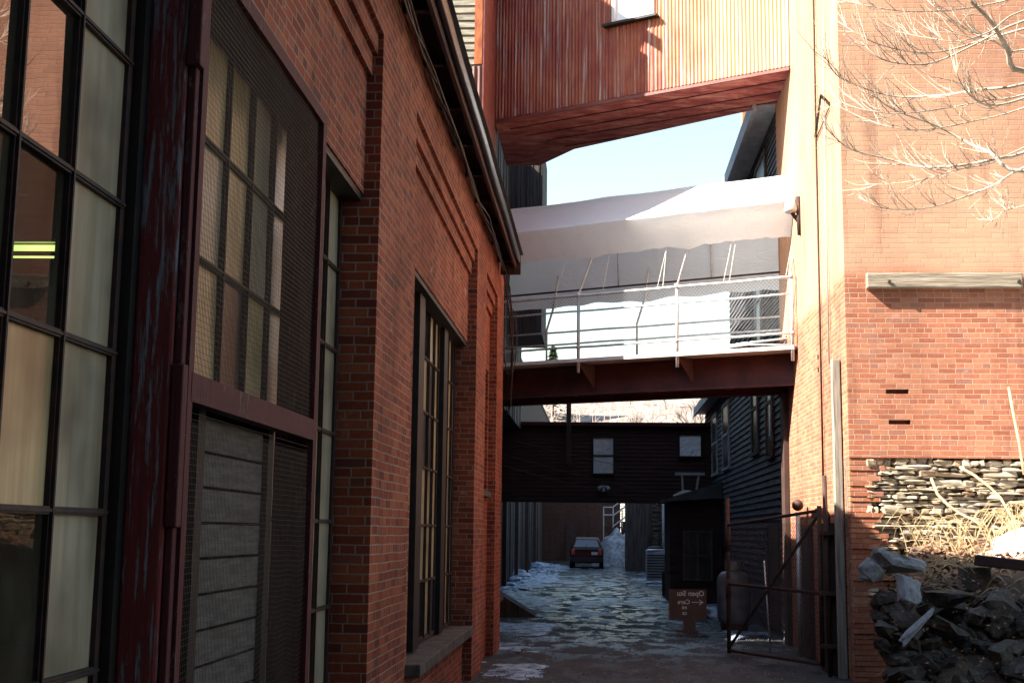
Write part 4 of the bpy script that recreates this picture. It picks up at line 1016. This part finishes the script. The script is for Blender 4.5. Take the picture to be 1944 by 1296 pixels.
# ------------------------------------------------------------------ bank, rubble and growth on the right
bkm = MB(); nx, ny, vs = 60, 60, []
def bankz(x, y):
    e = x-(.205*y+.12)
    f = max(0, min(1, e/.35)); g_ = max(0, min(1, (y-9.4)/1.3)); top = 1.42+.10*(y-10)*.3+max(0, x-3.6)*.16
    return top*f*f*(3-2*f)*g_+.07*noise.noise(Vector((x*1.7, y*1.7, 0)))*f-.02
for j in range(ny+1):
    for i in range(nx+1):
        x = 1.9+8*i/nx; y = 8.6+7.45*j/ny; vs.append((x, y, bankz(x, y)))
bkm.add(vs, [(j*(nx+1)+i, j*(nx+1)+i+1, (j+1)*(nx+1)+i+1, (j+1)*(nx+1)+i) for j in range(ny) for i in range(nx)])
tag(bkm.build('earth_bank', M['soil'], smooth=True), kind='structure')
def rockmesh(seed, flat=.7):
    rg = random.Random(seed); bm = bmesh.new()
    for _ in range(16):
        v = Vector((rg.gauss(0, 1), rg.gauss(0, 1), rg.gauss(0, 1))).normalized()*rg.uniform(.8, 1.1)
        bm.verts.new((v.x, v.y*.8, v.z*flat))
    bmesh.ops.convex_hull(bm, input=bm.verts)
    bmesh.ops.delete(bm, geom=[v for v in bm.verts if not v.link_faces], context='VERTS')
    bmesh.ops.triangulate(bm, faces=bm.faces); bmesh.ops.subdivide_edges(bm, edges=bm.edges, cuts=3, use_grid_fill=True)
    for v in bm.verts:
        c_ = v.co; k_ = noise.noise(c_*1.7+Vector((seed, 0, 0)))*.22+abs(noise.noise(c_*3.2+Vector((0, seed, 0))))*.16+noise.noise(c_*8)*.04; v.co = c_*(1+k_)
    me = bpy.data.meshes.new('rock'); bm.to_mesh(me); bm.free(); return me
meshes = [rockmesh(s, f) for s, f in zip(range(10), (.7, .8, .65, .9, .85, .6, .75, .55, .95, .7))]
for me in meshes: me.materials.append(M['rock_dark'])
rr3 = random.Random(31); count = 0
def place(me, p, s, rot, name='rubble_rock', mat=None, lab=None, cat='rock', grp=None):
    if mat: me = me.copy(); me.materials.clear(); me.materials.append(mat)
    o = bpy.data.objects.new(name, me); COL.objects.link(o); o.location = p; o.scale = s; o.rotation_euler = rot
    return tag(o, lab, cat, grp)
for row in range(16):
    z = .02+row*.082
    x = 1.98+rr3.uniform(-.05, .05)
    while x < 3.36:
        s = rr3.choice([.05, .06, .07, .09, .11, .15])*rr3.uniform(.85, 1.15)
        y = 9.80+z*.50+rr3.uniform(-.08, .10)
        if x-s*1.2 > 2.04+z*.02 and z < 1.22+.18*(x-2.1):
            place(rr3.choice(meshes), (x, y, z+rr3.uniform(-.04, .04)), (s*1.25, s*1.1, s*rr3.uniform(.8, 1.3)), (rr3.uniform(-.5, .5), rr3.uniform(-.5, .5), rr3.uniform(0, 6)),
                  lab='dark angular rock in the shaded rubble face below the brambles', grp='dark rocks of the rubble heap'); count += 1
        x += s*1.05
p = at(1705, 1065, 10.6); place(meshes[0], p, (.30, .22, .15), (.1, .1, .3), 'concrete_slab', M['slab'], 'pale blue grey broken concrete slab on the left top of the rubble', 'slab')
p = at(1655, 1085, 10.5); place(meshes[3], p, (.13, .14, .12), (.2, .1, .9), 'concrete_lump', M['slab'], 'small pale concrete lump at the left tip of the broken slab', 'concrete')
p = at(1722, 1122, 9.9); place(meshes[4], p, (.15, .13, .17), (.1, .3, 1.3), 'boulder', M['rock_pale'], 'rounded pale boulder just below the broken concrete slab', 'boulder')
p = at(1738, 1190, 9.7); place(meshes[7], p, (.20, .07, .06), (.2, -.75, .2), 'split_rock', M['rock_pale'], 'long pale split rock slanting down the rubble face', 'rock')
p = at(1795, 1130, 10.0); place(meshes[2], p, (.26, .16, .13), (.1, .1, 2.0), 'grey_rock', M['rock_dark'], 'large blocky grey rock in the middle of the rubble top', 'rock')
c = MB(); a, b = at(1850, 1062, 10.6), at(2010, 1080, 10.4); c.bar(a, b, .085); o = c.build('charred_timber', M['trim_brown'], bevel=.01); tag(centre(o), 'dark square timber lying on the rubble at the right edge', 'timber')
c = MB(); a = at(1850, 1085, 10.7); c.obox(a-Vector((0, 0, .09)), (.11, 0, 0), (0, .09, 0), (0, 0, .13)); o = c.build('stone_block', M['rock_dark'], bevel=.015); tag(centre(o), 'dark squared block propping the timber on the rubble', 'block')
# snow on the bank
sb = MB(); vs = []; n = 40
for j in range(n+1):
    for i in range(n+1):
        x = 3.4+3.5*i/n; y = 11.2+4.3*j/n
        e = x-3.9-.30*abs(y-13.4)+.25*noise.noise(Vector((x*1.4, y*1.4, 3)))
        vs.append((x, y, bankz(x, y)+min(.16, e*.20)))
sb.add(vs, [(j*(n+1)+i, j*(n+1)+i+1, (j+1)*(n+1)+i+1, (j+1)*(n+1)+i) for j in range(n) for i in range(n)])
tag(centre(sb.build('snow_drift', M['snow_clean'], smooth=True)), 'bright sunlit snow drift on the bank before the stone base', 'snow', kind='stuff')
# leaf litter and dry growth
lt = MB(); rl = random.Random(13)
for k in range(5200):
    x = rl.uniform(2.3, 5.2); y = rl.uniform(10.2, 15.6)
    if x < .205*y+.3: continue
    if x > 4.0 and abs(y-13.4) < (x-3.9)*3 and rl.random() < .8: continue
    z = bankz(x, y)+rl.uniform(0, .07); a = rl.uniform(0, 6.3); s = rl.uniform(.015, .05)
    d = Vector((math.cos(a), math.sin(a), rl.uniform(-.5, .7)))*s; e = Vector((-math.sin(a), math.cos(a), rl.uniform(-.6, .6)))*s*.5
    p = Vector((x, y, z)); lt.add([p-d, p+e, p+d, p-e], [(0, 1, 2, 3)])
for k in range(1300):
    z = rl.uniform(.05, 1.45); x = rl.uniform(2.1, 3.5); y = 9.62+z*.50+rl.uniform(-.10, .16); a = rl.uniform(0, 6.3); s = rl.uniform(.006, .02)
    if x < 2.18+.02*z: continue
    d = Vector((math.cos(a), math.sin(a), rl.uniform(-.8, .8)))*s; e = Vector((-math.sin(a), math.cos(a), rl.uniform(-.6, .6)))*s*.5
    p = Vector((x, y, z)); lt.add([p-d, p+e, p+d, p-e], [(0, 1, 2, 3)])
tag(lt.build('leaf_litter', M['litter']), 'brown dead leaves and litter strewn over the bank', 'leaf litter', kind='stuff')
tg = MB()
for k in range(340):
    x = rl.uniform(2.5, 3.6) if k % 2 else rl.uniform(3.5, 5.6); y = rl.uniform(10.4, 12.6) if k % 2 else rl.uniform(12.8, 15.9)
    if x < .205*y+.25: continue
    p = Vector((x, y, bankz(x, y))); a = rl.uniform(0, 6.28); l = rl.uniform(.15, .5)*(1 if k % 2 else 1.25)
    u = Vector((math.cos(a), math.sin(a)*.6, 0)); pts = [p+u*l*t+Vector((0, 0, (.75 if k % 2 == 0 else .25)*l*math.sin(t*2.6))) for t in (0, .25, .5, .75, 1)]
    tg.tube(pts, [.005, .004, .004, .003, .002], 4, cap=False)
tag(tg.build('dry_brambles', M['straw']), 'tangle of straw coloured dead bramble stems on the bank', 'brambles', kind='stuff')
big = thing('dead_cane', 'pair of thick pale bent canes arching before the stone base', 'cane', tuple(at(1850, 1000, 14.5)))
for pts in ([(1768, 908), (1780, 938), (1800, 958), (1822, 974), (1845, 985), (1880, 1010)], [(1822, 886), (1850, 902), (1880, 925), (1900, 945), (1920, 980), (1930, 1020)], [(1915, 735), (1925, 790), (1935, 840), (1944, 900)]):
    c = MB(); c.tube([at(a, b, 14.4-.1*i) for i, (a, b) in enumerate(pts)], [.016, .016, .015, .014, .012, .01][:len(pts)], 6); c.build('stem', M['straw'], big, smooth=True)

# ------------------------------------------------------------------ bare tree over the sunlit front
tree = thing('bare_tree', 'leafless tree with pale drooping branches sweeping across the sunlit brick front', 'tree', (6.3, 12.6, 0))
c = MB(); c.tube([(6.3, 12.6, .8), (6.25, 12.6, 3), (6.35, 12.5, 6), (6.2, 12.4, 9), (6.0, 12.2, 11.5)], [.22, .19, .16, .12, .07], 12); c.build('trunk', M['bark'], tree, smooth=True)
br_px = [([(1566, 107), (1588, 142), (1625, 162), (1690, 182), (1740, 184), (1800, 180), (1860, 170), (1944, 160)], .016, 12.6),
 ([(1580, 33), (1620, 60), (1670, 85), (1740, 100), (1800, 96), (1870, 75), (1944, 55)], .012, 12.0),
 ([(1655, 180), (1700, 210), (1780, 240), (1840, 273), (1880, 290), (1944, 325)], .019, 12.3),
 ([(1565, 240), (1595, 270), (1625, 287), (1690, 303), (1735, 315), (1780, 317), (1840, 312), (1900, 300), (1944, 290)], .017, 12.9),
 ([(1630, 375), (1675, 395), (1740, 397), (1790, 388), (1840, 370), (1890, 350), (1944, 318)], .014, 13.1),
 ([(1635, 80), (1675, 113), (1740, 123), (1790, 113), (1860, 80), (1944, 40)], .014, 11.8),
 ([(1810, 110), (1820, 150), (1846, 185), (1880, 200), (1944, 187)], .014, 12.2),
 ([(1820, -30), (1840, 0), (1880, 40), (1911, 90), (1944, 135)], .034, 11.9),
 ([(1760, 0), (1800, 35), (1850, 65), (1890, 80), (1944, 95)], .013, 12.8),
 ([(1600, 0), (1650, 12), (1720, 22), (1800, 20), (1870, 10), (1944, -10)], .012, 12.3),
 ([(1588, 200), (1640, 225), (1700, 243), (1760, 246), (1840, 232), (1944, 205)], .009, 12.7),
 ([(1640, 350), (1700, 348), (1760, 338), (1820, 322), (1880, 310), (1944, 280)], .008, 13.0),
 ([(1560, 160), (1600, 195), (1660, 212), (1720, 215), (1800, 205), (1880, 190), (1944, 180)], .009, 12.1),
 ([(1700, 60), (1760, 72), (1820, 78), (1880, 60), (1944, 20)], .010, 11.7),
 ([(1880, 425), (1900, 405), (1925, 395), (1960, 385)], .007, 13)]
rt = random.Random(17)
def wob(a, b, am): return a+Vector((rt.uniform(-am, am), rt.uniform(-am, am), rt.uniform(-am, am)))
for pts, r_, Y in br_px:
    P = []
    for i, (a, b) in enumerate(pts):
        P.append(at(a, b, Y+.35*math.sin(i*.9+r_*300)))
    # smooth by Catmull-Rom
    end = Vector((6.2, 12.5, P[-1].z+.9)); P2 = P+[P[-1].lerp(end, .5)+Vector((0, 0, -.1)), end]; Q = []
    for i in range(len(P2)-1):
        p0, p1, p2, p3 = P2[max(0, i-1)], P2[i], P2[i+1], P2[min(len(P2)-1, i+2)]
        for q in range(4):
            t = q/4; Q.append(.5*((2*p1)+(-p0+p2)*t+(2*p0-5*p1+4*p2-p3)*t*t+(-p0+3*p1-3*p2+p3)*t**3))
    Q.append(P2[-1]); n = len(Q); c = MB()
    c.tube(Q, [r_*(.26+.78*min(1, i/n*1.25)) for i in range(n)], 6)
    for k in range(int(n*.9)):
        i = rt.randrange(1, max(2, int(n*.72))); b = Q[i]; tdir = (Q[i-1]-Q[i]).normalized()
        up = Vector((rt.uniform(-.4, .4), rt.uniform(-.5, .5), rt.choice([1, 1, 1, -.7])*rt.uniform(.3, 1))).normalized()
        l = rt.uniform(.12, .55); d0 = (tdir*1.2+up*.7).normalized(); TW = [b]
        for q in range(1, 6):
            d0 = (d0+Vector((0, 0, .10))+Vector((rt.uniform(-.18, .18), rt.uniform(-.18, .18), rt.uniform(-.18, .18)))).normalized(); TW.append(TW[-1]+d0*l/5)
        c.tube(TW, [.0042, .004, .0035, .003, .0025, .002], 4, cap=False)
        if rt.random() < .7:
            d1 = (d0+up).normalized(); c.tube([TW[2], TW[2]+d1*l*.25, TW[2]+d1*l*.45+Vector((0, 0, .03))], [.003, .0025, .0016], 4, cap=False)
    c.build('branch', M['bark_pale'], tree, smooth=True)

# far trees
def bare(x, y, z0, h, label, seed, mat=M['bark'], r0=.12):
    rg = random.Random(seed); t = thing('leafless_tree', label, 'tree', (x, y, z0))
    c = MB(); c.tube([(x, y, z0), (x+.1, y, z0+h*.3), (x-.05, y, z0+h*.55)], [r0, r0*.8, r0*.6], 8); c.build('trunk', mat, t, smooth=True)
    c = MB()
    def grow(p, d, l, r_, dep):
        q = p+d*l; c.tube([p, (p+q)/2+Vector((rg.uniform(-.06, .06)*l, 0, rg.uniform(-.04, .04)*l)), q], [r_, r_*.85, r_*.65], 5, cap=False)
        if dep:
            for _ in range(3 if dep > 1 else 4):
                nd = (d+Vector((rg.uniform(-.8, .8), rg.uniform(-.8, .8), rg.uniform(-.1, .5)))).normalized(); grow(q, nd, l*rg.uniform(.6, .8), r_*.62, dep-1)
    for _ in range(4): grow(Vector((x-.05, y, z0+h*rg.uniform(.35, .55))), Vector((rg.uniform(-.8, .8), rg.uniform(-.6, .6), 1)).normalized(), h*.22, r0*.5, 4)
    c.build('crown', mat, t)
bare(3.3, 62, 0, 7.4, 'bare dark tree forking above the roof of the far bridge', 2)
for k, (px, py, Y, lab) in enumerate(((1195, 640, 190, 'faint bare treetop above the deck on the left of three'), (1232, 636, 196, 'faint bare treetop above the deck in the middle of three'), (1262, 642, 186, 'faint bare treetop above the deck on the right of three'))):
    p = at(px, py, Y); z0 = hz(p.x, Y)-1; bare(p.x, Y, z0, 4.2, lab, 40+k, r0=.10)
pc = at(1050, 655, 178); z0 = hz(pc.x, 178)-.6
cn = thing('conifer', 'small dark conifer rising beyond the walkway deck', 'tree', (pc.x, 178, z0)); H = pc.z-z0
c = MB(); c.tube([(pc.x, 178, z0), (pc.x, 178, z0+H)], [.25, .03], 8); c.build('trunk', M['bark'], cn)
c = MB(); rg = random.Random(1)
for k in range(1500):
    t = rg.random()**.7; rad = (1-t)*3.2+.2; a = rg.uniform(0, 6.28); q = rg.uniform(.2, 1)
    p = Vector((pc.x+math.cos(a)*rad*q, 178+math.sin(a)*rad*q, z0+H*(.08+.92*t)-q*.35)); s = rg.uniform(.25, .5)
    u = Vector((math.cos(a), math.sin(a), rg.uniform(-.5, .1)))*s; v = Vector((-math.sin(a), math.cos(a), rg.uniform(-.3, .3)))*s*.5
    c.add([p-u*.4, p+v, p+u, p-v], [(0, 1, 2, 3)])
c.build('crown', M['conifer'], cn)

# unseen block added behind the camera to keep sky light off camera-facing walls
bb = thing('sky_blocker', 'unseen block added behind the viewer to cut the sky light', 'building', (3, -15, 0))
c = MB(); c.box(-9, 30, -18, -7, 0, 19); c.build('wall', M['far'], bb)

# ------------------------------------------------------------------ light, sky, camera
SD = Vector((3, 1, -2.7)).normalized()
sun = bpy.data.lights.new('Sun', 'SUN'); sun.energy = 5.0; sun.angle = R(.53); sun.color = (1, .93, .82)
so = bpy.data.objects.new('Sun', sun); COL.objects.link(so); so.rotation_euler = SD.to_track_quat('-Z', 'Y').to_euler(); so.location = (-20, -5, 30)
wl = bpy.data.worlds.new('World'); S.world = wl; wl.use_nodes = True; t = wl.node_tree; t.nodes.clear()
sk = t.nodes.new('ShaderNodeTexSky'); sk.sky_type = 'NISHITA'; sk.sun_disc = False
sk.sun_elevation = math.asin(-SD.z); sk.sun_rotation = math.atan2(-SD.x, -SD.y) % (2*math.pi); sk.air_density = 1.0; sk.air_density = 1.7; sk.dust_density = .6; sk.ozone_density = 1.6
bg = t.nodes.new('ShaderNodeBackground'); bg.inputs[1].default_value = .066; ow = t.nodes.new('ShaderNodeOutputWorld')
t.links.new(sk.outputs[0], bg.inputs[0]); t.links.new(bg.outputs[0], ow.inputs[0])
cam = bpy.data.cameras.new('Camera'); cam.sensor_width = 36; cam.lens = FPX/1944*36; cam.clip_end = 3000; cam.clip_start = .05
co = bpy.data.objects.new('Camera', cam); COL.objects.link(co)
co.matrix_world = Matrix.Translation(EYE) @ CM.to_4x4(); S.camera = co
S.render.engine = 'CYCLES'
S.view_settings.view_transform = 'Standard'; S.view_settings.look = 'None'; S.view_settings.gamma = 1
S.view_settings.exposure = 2.3
S.cycles.max_bounces = 8; S.cycles.diffuse_bounces = 5; S.cycles.transparent_max_bounces = 12
